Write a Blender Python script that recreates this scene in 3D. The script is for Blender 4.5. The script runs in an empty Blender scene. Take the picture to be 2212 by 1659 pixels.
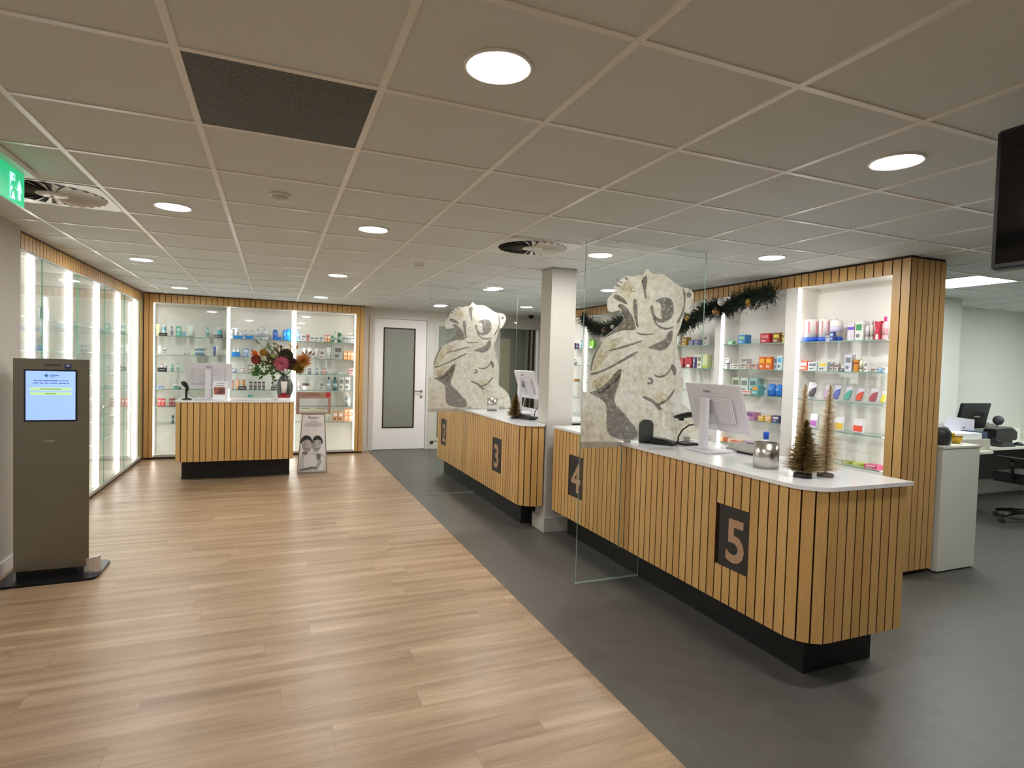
import bpy, bmesh, math, random
from mathutils import Vector, Matrix
random.seed(7)
SC = bpy.context.scene
COL = SC.collection
PI = math.pi
HT = 2.449          # ceiling height
# ---------------------------------------------------------------- camera, world, exposure
cam_data = bpy.data.cameras.new('camera')
cam = bpy.data.objects.new('camera', cam_data)
COL.objects.link(cam)
SC.camera = cam
cam_data.sensor_width = 36.0
cam_data.lens = 1249.216 / 2212 * 36.0
cam_data.clip_start = 0.05
_r = Vector((0.92462507, -0.37984874, 0.02798956))
_u = Vector((-0.01318561, 0.04151979, 0.99905067))
_f = Vector((0.38065026, 0.92411636, -0.0333817))
m4 = Matrix.Identity(4)
for i in range(3):
    m4[i][0], m4[i][1], m4[i][2] = _r[i], _u[i], -_f[i]
m4[2][3] = 1.545
cam.matrix_world = m4
SC.view_settings.view_transform = 'Standard'
SC.view_settings.look = 'None'
SC.view_settings.gamma = 1.0
SC.view_settings.use_curve_mapping = False
SC.view_settings.exposure = 0.0
SC.cycles.transparent_max_bounces = 40
SC.cycles.max_bounces = 8
SC.cycles.diffuse_bounces = 5
SC.cycles.glossy_bounces = 4
SC.cycles.caustics_reflective = False
SC.cycles.caustics_refractive = False
world = bpy.data.worlds.new('world')
SC.world = world
world.use_nodes = True
world.node_tree.nodes['Background'].inputs[0].default_value = (0.6, 0.62, 0.65, 1)
world.node_tree.nodes['Background'].inputs[1].default_value = 0.05
LAMP_E = 205.0       # ceiling downlights
LED_E = 15.0        # shelf light strips
PANEL_E = 40.0      # office ceiling panel

# ---------------------------------------------------------------- materials
def s2l(c):
    return c / 12.92 if c <= 0.04045 else ((c + 0.055) / 1.055) ** 2.4
def rgb(h):
    if isinstance(h, str):
        return tuple(s2l(int(h[i:i + 2], 16) / 255) for i in (0, 2, 4))
    return h
MATS = {}
def mat(name, color='FFFFFF', rough=0.5, metal=0.0, emit=0.0, spec=0.5, coat=0.0):
    if name in MATS:
        return MATS[name]
    m = bpy.data.materials.new(name)
    m.use_nodes = True
    b = m.node_tree.nodes['Principled BSDF']
    c = rgb(color)
    b.inputs['Base Color'].default_value = (*c, 1)
    b.inputs['Roughness'].default_value = rough
    b.inputs['Metallic'].default_value = metal
    b.inputs['Specular IOR Level'].default_value = spec
    b.inputs['Coat Weight'].default_value = coat
    if emit:
        b.inputs['Emission Color'].default_value = (*c, 1)
        b.inputs['Emission Strength'].default_value = emit
    MATS[name] = m
    return m
def nodes(m):
    return m.node_tree.nodes, m.node_tree.links, m.node_tree.nodes['Principled BSDF']
def ramp(N, stops):
    r = N.new('ShaderNodeValToRGB')
    e = r.color_ramp.elements
    e[0].position, e[0].color = stops[0][0], (*rgb(stops[0][1]), 1)
    e[1].position, e[1].color = stops[-1][0], (*rgb(stops[-1][1]), 1)
    for p, c in stops[1:-1]:
        k = e.new(p); k.color = (*rgb(c), 1)
    return r
def noise(N, L, vec, scale, detail=4, rough=0.5):
    n = N.new('ShaderNodeTexNoise')
    n.inputs['Scale'].default_value = scale
    n.inputs['Detail'].default_value = detail
    n.inputs['Roughness'].default_value = rough
    if vec is not None:
        L.new(vec, n.inputs['Vector'])
    return n
def mapping(N, L, src, scale=(1, 1, 1), loc=(0, 0, 0)):
    mp = N.new('ShaderNodeMapping')
    mp.inputs['Scale'].default_value = scale
    mp.inputs['Location'].default_value = loc
    L.new(src, mp.inputs['Vector'])
    return mp
def mixc(N, L, a, b, fac, mode='MIX'):
    x = N.new('ShaderNodeMix'); x.data_type = 'RGBA'; x.blend_type = mode
    for v, s in ((fac, x.inputs[0]), (a, x.inputs[6]), (b, x.inputs[7])):
        if hasattr(v, 'default_value') or hasattr(v, 'is_linked'):
            L.new(v, s)
        elif isinstance(v, (int, float)):
            s.default_value = v
        else:
            s.default_value = (*rgb(v), 1)
    return x.outputs[2]
def bump(N, L, h, b, strength=0.2, dist=0.002):
    bp = N.new('ShaderNodeBump')
    bp.inputs['Strength'].default_value = strength
    bp.inputs['Distance'].default_value = dist
    L.new(h, bp.inputs['Height']); L.new(bp.outputs[0], b.inputs['Normal'])

def wood_slats():
    m = mat('oak_slats', 'B98A50', 0.45)
    N, L, b = nodes(m)
    g = N.new('ShaderNodeNewGeometry'); tc = N.new('ShaderNodeTexCoord')
    mp = mapping(N, L, tc.outputs['Object'], (30, 30, 1.6))
    n = noise(N, L, mp.outputs[0], 3.0, 5, 0.6)
    r = ramp(N, ((0.0, 'C69B5E'), (0.35, 'D2A768'), (0.65, 'DBB172'), (1.0, 'D4AB6C')))
    L.new(g.outputs['Random Per Island'], r.inputs[0])
    r2 = ramp(N, ((0.25, 'E2DCD0'), (0.75, 'FFFFFF')))
    L.new(n.outputs[0], r2.inputs[0])
    c = mixc(N, L, r.outputs[0], r2.outputs[0], 0.75, 'MULTIPLY')
    L.new(c, b.inputs['Base Color'])
    bump(N, L, n.outputs[0], b, 0.15, 0.001)
    return m
M_SLAT = wood_slats()
M_SLATBACK = mat('dark_slat_backing', '2E1D11', 0.7)
M_SLATSIDE = mat('slat_edge_dark', '5B3C20', 0.6)  # darker brown on the slat side faces, so gaps read as dark lines

def wood_floor():
    m = mat('plank_vinyl', 'A88A6A', 0.36)
    N, L, b = nodes(m)
    tc = N.new('ShaderNodeTexCoord')
    br = N.new('ShaderNodeTexBrick')
    s0 = N.new('ShaderNodeSeparateXYZ'); L.new(tc.outputs['Object'], s0.inputs[0])
    q1 = N.new('ShaderNodeMath'); q1.operation = 'DIVIDE'; q1.inputs[1].default_value = 0.178; L.new(s0.outputs[1], q1.inputs[0])
    q2 = N.new('ShaderNodeMath'); q2.operation = 'FLOOR'; L.new(q1.outputs[0], q2.inputs[0])
    wn = N.new('ShaderNodeTexWhiteNoise'); wn.noise_dimensions = '1D'; L.new(q2.outputs[0], wn.inputs['W'])
    q3 = N.new('ShaderNodeMath'); q3.operation = 'MULTIPLY_ADD'; q3.inputs[1].default_value = 1.22
    L.new(wn.outputs['Value'], q3.inputs[0]); L.new(s0.outputs[0], q3.inputs[2])
    c0 = N.new('ShaderNodeCombineXYZ'); L.new(q3.outputs[0], c0.inputs[0]); L.new(s0.outputs[1], c0.inputs[1])
    L.new(c0.outputs[0], br.inputs['Vector'])
    br.offset = 0.0; br.offset_frequency = 2
    br.inputs['Scale'].default_value = 1.0
    br.inputs['Brick Width'].default_value = 1.22
    br.inputs['Row Height'].default_value = 0.178
    br.inputs['Mortar Size'].default_value = 0.0012
    br.inputs['Mortar Smooth'].default_value = 0.2
    br.inputs['Color1'].default_value = (0, 0, 0, 1)
    br.inputs['Color2'].default_value = (1, 1, 1, 1)
    br.inputs['Mortar'].default_value = (0.5, 0.5, 0.5, 1)
    # per plank offset of the grain
    sp = N.new('ShaderNodeSeparateXYZ'); L.new(tc.outputs['Object'], sp.inputs[0])
    bw = N.new('ShaderNodeRGBToBW'); L.new(br.outputs['Color'], bw.inputs[0])
    mu = N.new('ShaderNodeMath'); mu.operation = 'MULTIPLY'; mu.inputs[1].default_value = 37.0
    L.new(bw.outputs[0], mu.inputs[0])
    cx = N.new('ShaderNodeCombineXYZ')
    L.new(sp.outputs[0], cx.inputs[0]); L.new(sp.outputs[1], cx.inputs[1]); L.new(mu.outputs[0], cx.inputs[2])
    mp = mapping(N, L, cx.outputs[0], (0.85, 13.0, 1.0))
    n1 = noise(N, L, mp.outputs[0], 1.0, 3, 0.55)
    mp2 = mapping(N, L, cx.outputs[0], (4.0, 60.0, 1.0))
    n2 = noise(N, L, mp2.outputs[0], 1.6, 4, 0.6)
    r = ramp(N, ((0.28, '8B7257'), (0.44, '9F866A'), (0.6, 'AF967A'), (0.76, 'C0A98D')))
    L.new(n1.outputs[0], r.inputs[0])
    r2 = ramp(N, ((0.3, 'E8E2DA'), (0.7, 'FFFFFF')))
    L.new(n2.outputs[0], r2.inputs[0])
    c = mixc(N, L, r.outputs[0], r2.outputs[0], 0.8, 'MULTIPLY')
    r3 = ramp(N, ((0.0, 'F0EAE4'), (1.0, 'FFFFFF')))
    L.new(bw.outputs[0], r3.inputs[0])
    c = mixc(N, L, c, r3.outputs[0], 0.7, 'MULTIPLY')
    c = mixc(N, L, c, '84694F', br.outputs['Fac'])
    L.new(c, b.inputs['Base Color'])
    bump(N, L, n2.outputs[0], b, 0.05, 0.001)
    return m
M_FLOORW = wood_floor()
def noisy(name, c1, c2, rough, scale, bumpst=0.0, spec=0.5, detail=4):
    m = mat(name, c1, rough, spec=spec)
    N, L, b = nodes(m)
    tc = N.new('ShaderNodeTexCoord')
    n = noise(N, L, tc.outputs['Object'], scale, detail, 0.6)
    r = ramp(N, ((0.3, c1), (0.7, c2)))
    L.new(n.outputs[0], r.inputs[0]); L.new(r.outputs[0], b.inputs['Base Color'])
    if bumpst:
        bump(N, L, n.outputs[0], b, bumpst, 0.002)
    return m
M_FLOORD = noisy('dark_vinyl', '4E4C48', '585651', 0.42, 9.0, 0.04)
M_CEIL = noisy('ceiling_tile', 'D4D9D7', 'DFE3E3', 0.95, 160.0, 0.12, 0.2)
M_GRID = mat('ceiling_grid_metal', 'E9E8E4', 0.3)
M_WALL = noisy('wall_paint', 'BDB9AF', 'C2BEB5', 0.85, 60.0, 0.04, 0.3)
M_WALLB = noisy('wall_paint_lit', 'E4E0D8', 'E8E4DC', 0.8, 60.0, 0.04, 0.3)  # wall paint lightened at the back to stand in for light
M_WALL2 = noisy('office_wall_paint', 'DDE0D9', 'E2E5DE', 0.85, 60.0, 0.04, 0.3)
M_WHITE = mat('white_lacquer', 'EEEDEB', 0.4)
M_TOP = mat('white_countertop', 'EDEEF0', 0.16, coat=0.3)
M_CAB = mat('cabinet_white', 'E9E6E0', 0.5)
M_PLINTH = mat('black_plinth', '12110F', 0.5)
M_DARKTRIM = mat('dark_brown_trim', '3B2418', 0.55)
M_TRIM = mat('white_trim', 'E2DFDA', 0.4)
M_BLACK = mat('black_plastic', '0E0E0F', 0.35)
M_DGREY = mat('dark_grey_plastic', '2B2C2D', 0.5)
M_GREY = mat('grey_plastic', '8C8C8C', 0.5)
M_CHROME = mat('chrome', 'D8D6D2', 0.12, 1.0)
M_ALU = mat('aluminium', 'B9B7B2', 0.28, 1.0)
M_LED = mat('led_strip', (1.0, 0.97, 0.93), 0.5, emit=LED_E)
M_LED2 = mat('led_strip_open', (1.0, 0.98, 0.95), 0.5, emit=6.0)
M_LAMP = mat('downlight_lens', (1.0, 0.98, 0.95), 0.5, emit=LAMP_E)
M_PANEL = mat('led_panel', (0.97, 1.0, 0.97), 0.5, emit=PANEL_E)
M_TAN = mat('number_tan', 'B08D70', 0.6)
M_PLATE = noisy('number_plate_black', '25221F', '2F2B27', 0.6, 40)

def glass_mat(name, tint, extra=0.0, refl=1.0):
    m = bpy.data.materials.new(name); m.use_nodes = True
    N, L = m.node_tree.nodes, m.node_tree.links
    N.clear()
    out = N.new('ShaderNodeOutputMaterial')
    t = N.new('ShaderNodeBsdfTransparent'); t.inputs[0].default_value = (*tint, 1)
    g = N.new('ShaderNodeBsdfGlossy'); g.inputs['Roughness'].default_value = 0.02
    g.inputs['Color'].default_value = (refl, refl, refl, 1)
    fr = N.new('ShaderNodeFresnel'); fr.inputs[0].default_value = 1.45
    # Fresnel node flips on back faces: keep it the same from both sides
    geo = N.new('ShaderNodeNewGeometry')
    vm = N.new('ShaderNodeVectorMath'); vm.operation = 'DOT_PRODUCT'
    L.new(geo.outputs['Normal'], vm.inputs[0]); L.new(geo.outputs['Incoming'], vm.inputs[1])
    ab = N.new('ShaderNodeMath'); ab.operation = 'ABSOLUTE'; L.new(vm.outputs['Value'], ab.inputs[0])
    om = N.new('ShaderNodeMath'); om.operation = 'SUBTRACT'; om.inputs[0].default_value = 1.0; L.new(ab.outputs[0], om.inputs[1])
    pw = N.new('ShaderNodeMath'); pw.operation = 'POWER'; pw.inputs[1].default_value = 5.0; L.new(om.outputs[0], pw.inputs[0])
    ma = N.new('ShaderNodeMath'); ma.operation = 'MULTIPLY_ADD'; ma.inputs[1].default_value = 0.95; ma.inputs[2].default_value = 0.04 + extra
    L.new(pw.outputs[0], ma.inputs[0])
    N.remove(fr)
    mx = N.new('ShaderNodeMixShader')
    L.new(ma.outputs[0], mx.inputs[0]); L.new(t.outputs[0], mx.inputs[1]); L.new(g.outputs[0], mx.inputs[2])
    L.new(mx.outputs[0], out.inputs[0])
    return m
M_GLASS = glass_mat('clear_glass', (0.975, 0.99, 0.98))
M_DOORGLASS = glass_mat('door_glass', (0.97, 0.985, 0.975), 0.02)
M_SHELFGLASS = glass_mat('shelf_glass', (0.93, 0.97, 0.95))
M_PLASTIC = glass_mat('clear_plastic', (0.95, 0.95, 0.97), 0.08)
M_GEDGE = mat('glass_edge_green', '7FA698', 0.2)
M_GEDGE2 = mat('glass_edge_bright_green', '4FC79B', 0.2)
M_FROST = mat('frosted_glass', '8F948A', 0.22)

# ---------------------------------------------------------------- mesh builder
class MB:
    def __init__(s):
        s.bm = bmesh.new()
    def _mi(s, faces, mi):
        for f in faces:
            f.material_index = mi
    def box(s, x0, x1, y0, y1, z0, z1, mi=0, rot=None):
        vs = [s.bm.verts.new((x, y, z)) for z in (z0, z1) for y in (y0, y1) for x in (x0, x1)]
        if rot:
            c, M = rot
            for v in vs:
                v.co = M @ (v.co - Vector(c)) + Vector(c)
        fs = [s.bm.faces.new([vs[i] for i in q]) for q in ((0, 2, 3, 1), (4, 5, 7, 6), (0, 1, 5, 4), (2, 6, 7, 3), (0, 4, 6, 2), (1, 3, 7, 5))]
        s._mi(fs, mi)
        return fs
    def prism(s, pts, a0, a1, axis='z', mi=0, mi_side=None):
        """polygon pts extruded along axis between a0 and a1. axis z: pts=(x,y); axis y: pts=(x,z); axis x: pts=(y,z)"""
        def P(p, a):
            return {'z': (p[0], p[1], a), 'y': (p[0], a, p[1]), 'x': (a, p[0], p[1])}[axis]
        A = [s.bm.verts.new(P(p, a0)) for p in pts]; B = [s.bm.verts.new(P(p, a1)) for p in pts]
        n = len(pts)
        fs = [s.bm.faces.new(A), s.bm.faces.new(B[::-1])]
        s._mi(fs, mi)
        ss = [s.bm.faces.new((A[i], B[i], B[(i + 1) % n], A[(i + 1) % n])) for i in range(n)]
        s._mi(ss, mi if mi_side is None else mi_side)
        return fs + ss
    def lathe(s, prof, c, n=20, mi=0, axis='z', smooth=True):
        """prof = [(r, h)...] about centre c"""
        rings = []
        def P(r, h, a):
            ca, sa = math.cos(a) * r, math.sin(a) * r
            if axis == 'z': return (c[0] + ca, c[1] + sa, c[2] + h)
            if axis == 'y': return (c[0] + ca, c[1] + h, c[2] + sa)
            return (c[0] + h, c[1] + ca, c[2] + sa)
        for r, h in prof:
            if r < 1e-6:
                rings.append([s.bm.verts.new(P(0, h, 0))])
            else:
                rings.append([s.bm.verts.new(P(r, h, 2 * PI * i / n)) for i in range(n)])
        out = []
        for a, b in zip(rings, rings[1:]):
            if len(a) == 1 and len(b) == 1: continue
            for i in range(n):
                j = (i + 1) % n
                if len(a) == 1: f = s.bm.faces.new((a[0], b[j], b[i]))
                elif len(b) == 1: f = s.bm.faces.new((a[i], a[j], b[0]))
                else: f = s.bm.faces.new((a[i], a[j], b[j], b[i]))
                f.smooth = smooth; f.material_index = mi; out.append(f)
        if len(rings[0]) > 1:
            f = s.bm.faces.new(rings[0][::-1]); f.material_index = mi
        if len(rings[-1]) > 1:
            f = s.bm.faces.new(rings[-1]); f.material_index = mi
        return out
    def cyl(s, c, r, h, n=20, mi=0, axis='z'):
        return s.lathe([(r, 0), (r, h)], c, n, mi, axis)
    def ball(s, c, r, n=14, mi=0, sz=1.0):
        k = max(5, n // 2)
        return s.lathe([(r * math.sin(PI * i / k), -r * sz * math.cos(PI * i / k)) for i in range(k + 1)], c, n, mi)
    def tube(s, pts, r, n=8, mi=0):
        pts = [Vector(p) for p in pts]
        rs = r if isinstance(r, (list, tuple)) else [r] * len(pts)
        rings = []
        for i, p in enumerate(pts):
            d = (pts[min(i + 1, len(pts) - 1)] - pts[max(i - 1, 0)]).normalized()
            u = d.cross(Vector((0, 0, 1)))
            if u.length < 0.05: u = d.cross(Vector((1, 0, 0)))
            u.normalize(); w = d.cross(u)
            rings.append([s.bm.verts.new(p + (u * math.cos(2 * PI * k / n) + w * math.sin(2 * PI * k / n)) * rs[i]) for k in range(n)])
        for a, b in zip(rings, rings[1:]):
            for k in range(n):
                f = s.bm.faces.new((a[k], b[k], b[(k + 1) % n], a[(k + 1) % n])); f.smooth = True; f.material_index = mi
        f = s.bm.faces.new(rings[0][::-1]); f.material_index = mi
        f = s.bm.faces.new(rings[-1]); f.material_index = mi
    def needle(s, a, d, w, mi=0):
        """thin two-blade needle from a along d"""
        a = Vector(a); d = Vector(d)
        u = d.cross(Vector((0.3, 0.2, 1)))
        if u.length < 1e-5: u = Vector((1, 0, 0))
        u = u.normalized() * w; v = d.normalized().cross(u.normalized()) * w
        p = [s.bm.verts.new(a + u), s.bm.verts.new(a - u * 0.5 + v * 0.8), s.bm.verts.new(a - u * 0.5 - v * 0.8), s.bm.verts.new(a + d)]
        for q in ((0, 1, 3), (1, 2, 3), (2, 0, 3), (0, 2, 1)):
            f = s.bm.faces.new([p[i] for i in q]); f.material_index = mi
    def leaf(s, a, d, w, bend=0.0, mi=0):
        a = Vector(a); d = Vector(d)
        u = d.cross(Vector((0.25, 0.9, 0.35)))
        if u.length < 1e-5: u = Vector((1, 0, 0))
        u = u.normalized() * w
        nrm = d.normalized().cross(u.normalized()) * bend
        pts = []
        for t, k in ((0, 0.1), (0.3, 0.85), (0.6, 1.0), (0.85, 0.6), (1.0, 0.05)):
            o = a + d * t + nrm * math.sin(t * PI)
            pts.append((o + u * k, o + nrm.normalized() * (-w * 0.25) if bend else o, o - u * k))
        V = [[s.bm.verts.new(q) for q in row] for row in pts]
        for r0, r1 in zip(V, V[1:]):
            for i in (0, 1):
                f = s.bm.faces.new((r0[i], r0[i + 1], r1[i + 1], r1[i])); f.material_index = mi; f.smooth = True
    def bevel(s, w, seg=2):
        bmesh.ops.bevel(s.bm, geom=list(s.bm.edges), offset=w, segments=seg, affect='EDGES', clamp_overlap=True)
    def build(s, name, mats, parent=None, base=None, fixn=True):
        me = bpy.data.meshes.new(name)
        if fixn:
            bmesh.ops.recalc_face_normals(s.bm, faces=list(s.bm.faces))
        off = Vector(parent['_b']) if parent is not None else Vector(base or (0, 0, 0))
        for v in s.bm.verts:
            v.co -= off
        s.bm.to_mesh(me); s.bm.free()
        for m in (mats if isinstance(mats, (list, tuple)) else [mats]):
            me.materials.append(m)
        o = bpy.data.objects.new(name, me)
        COL.objects.link(o)
        if parent is not None:
            o.parent = parent
            o['_b'] = tuple(off)
        else:
            o.location = off
            o['_b'] = tuple(off)
        return o

def tag(o, label=None, cat=None, group=None, kind=None):
    if label: o['label'] = label
    if cat: o['category'] = cat
    if group: o['group'] = group
    if kind: o['kind'] = kind
    return o
def thing(name, label, cat, base, group=None):
    o = bpy.data.objects.new(name, None)
    o.empty_display_size = 0.1
    COL.objects.link(o)
    o.location = base
    o['_b'] = tuple(base)
    return tag(o, label, cat, group)
def part(name, mb, m, parent, label=None):
    o = mb.build(name, m, parent)
    if label: o['label'] = label
    return o
def solo(name, mb, m, base, label, cat, group=None):
    return tag(mb.build(name, m, None, base), label, cat, group)
def struct(name, mb, m, label=None):
    return tag(mb.build(name, m), label, None, None, 'structure')
def qbox(x0, x1, y0, y1, z0, z1, bev=0.0):
    b = MB(); b.box(x0, x1, y0, y1, z0, z1)
    if bev: b.bevel(bev)
    return b
def text(name, s, size, origin, xdir, ydir, m, parent, depth=0.0006, bold=0.0, align='CENTER', stretch=1.0, label=None):
    """text standing with its baseline centre at origin; xdir = reading direction, ydir = up"""
    cu = bpy.data.curves.new(name, 'FONT')
    cu.body = s; cu.size = size; cu.extrude = depth; cu.offset = bold
    cu.align_x = align; cu.align_y = 'BOTTOM_BASELINE'
    cu.resolution_u = 3
    tmp = bpy.data.objects.new(name, cu)
    me = bpy.data.meshes.new_from_object(tmp)
    bpy.data.objects.remove(tmp); bpy.data.curves.remove(cu)
    X = Vector(xdir).normalized(); Y = Vector(ydir).normalized(); Z = X.cross(Y)
    off = Vector(parent['_b']); O = Vector(origin)
    for v in me.vertices:
        c = v.co
        v.co = O + X * c.x * stretch + Y * c.y + Z * c.z - off
    me.materials.clear(); me.materials.append(m)
    o = bpy.data.objects.new(name, me); COL.objects.link(o); o.parent = parent
    o['_b'] = tuple(off)
    if label: o['label'] = label
    return o

def path_walk(path, pitch):
    """centres and tangents at equal spacing along a 2D polyline"""
    seg = [(Vector(a), Vector(b)) for a, b in zip(path, path[1:])]
    tot = sum((b - a).length for a, b in seg)
    n = max(1, round(tot / pitch)); p = tot / n
    out = []
    for i in range(n):
        d = (i + 0.5) * p; k = 0
        dd = d
        for a, b in seg:
            l = (b - a).length
            if dd <= l + 1e-9:
                out.append((d, a + (b - a) * (dd / l), (b - a).normalized())); break
            dd -= l
    return out, p
def slats(mb, path, z0, z1, pitch, gap=0.008, th=0.018, holes=()):
    """vertical slats along a plan path; outer faces on the path, body to the left of travel"""
    cs, p = path_walk(path, pitch)
    for d, c, t in cs:
        nrm = Vector((-t.y, t.x))
        w = (p - gap) / 2
        q = [c - t * w, c + t * w, c + t * w + nrm * th, c - t * w + nrm * th]
        spans = [(z0, z1)]
        for (h0, h1, a, b) in holes:
            if h0 - 1e-6 <= d <= h1 + 1e-6:
                spans = [(z0, a), (b, z1)]
        for a, b in spans:
            fs = mb.prism([(v.x, v.y) for v in q], a, b)
            fs[3].material_index = 1; fs[5].material_index = 1
def arc(cx, cy, r, a0, a1, n=8):
    return [(cx + r * math.cos(math.radians(a0 + (a1 - a0) * i / n)), cy + r * math.sin(math.radians(a0 + (a1 - a0) * i / n))) for i in range(n + 1)]
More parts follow.
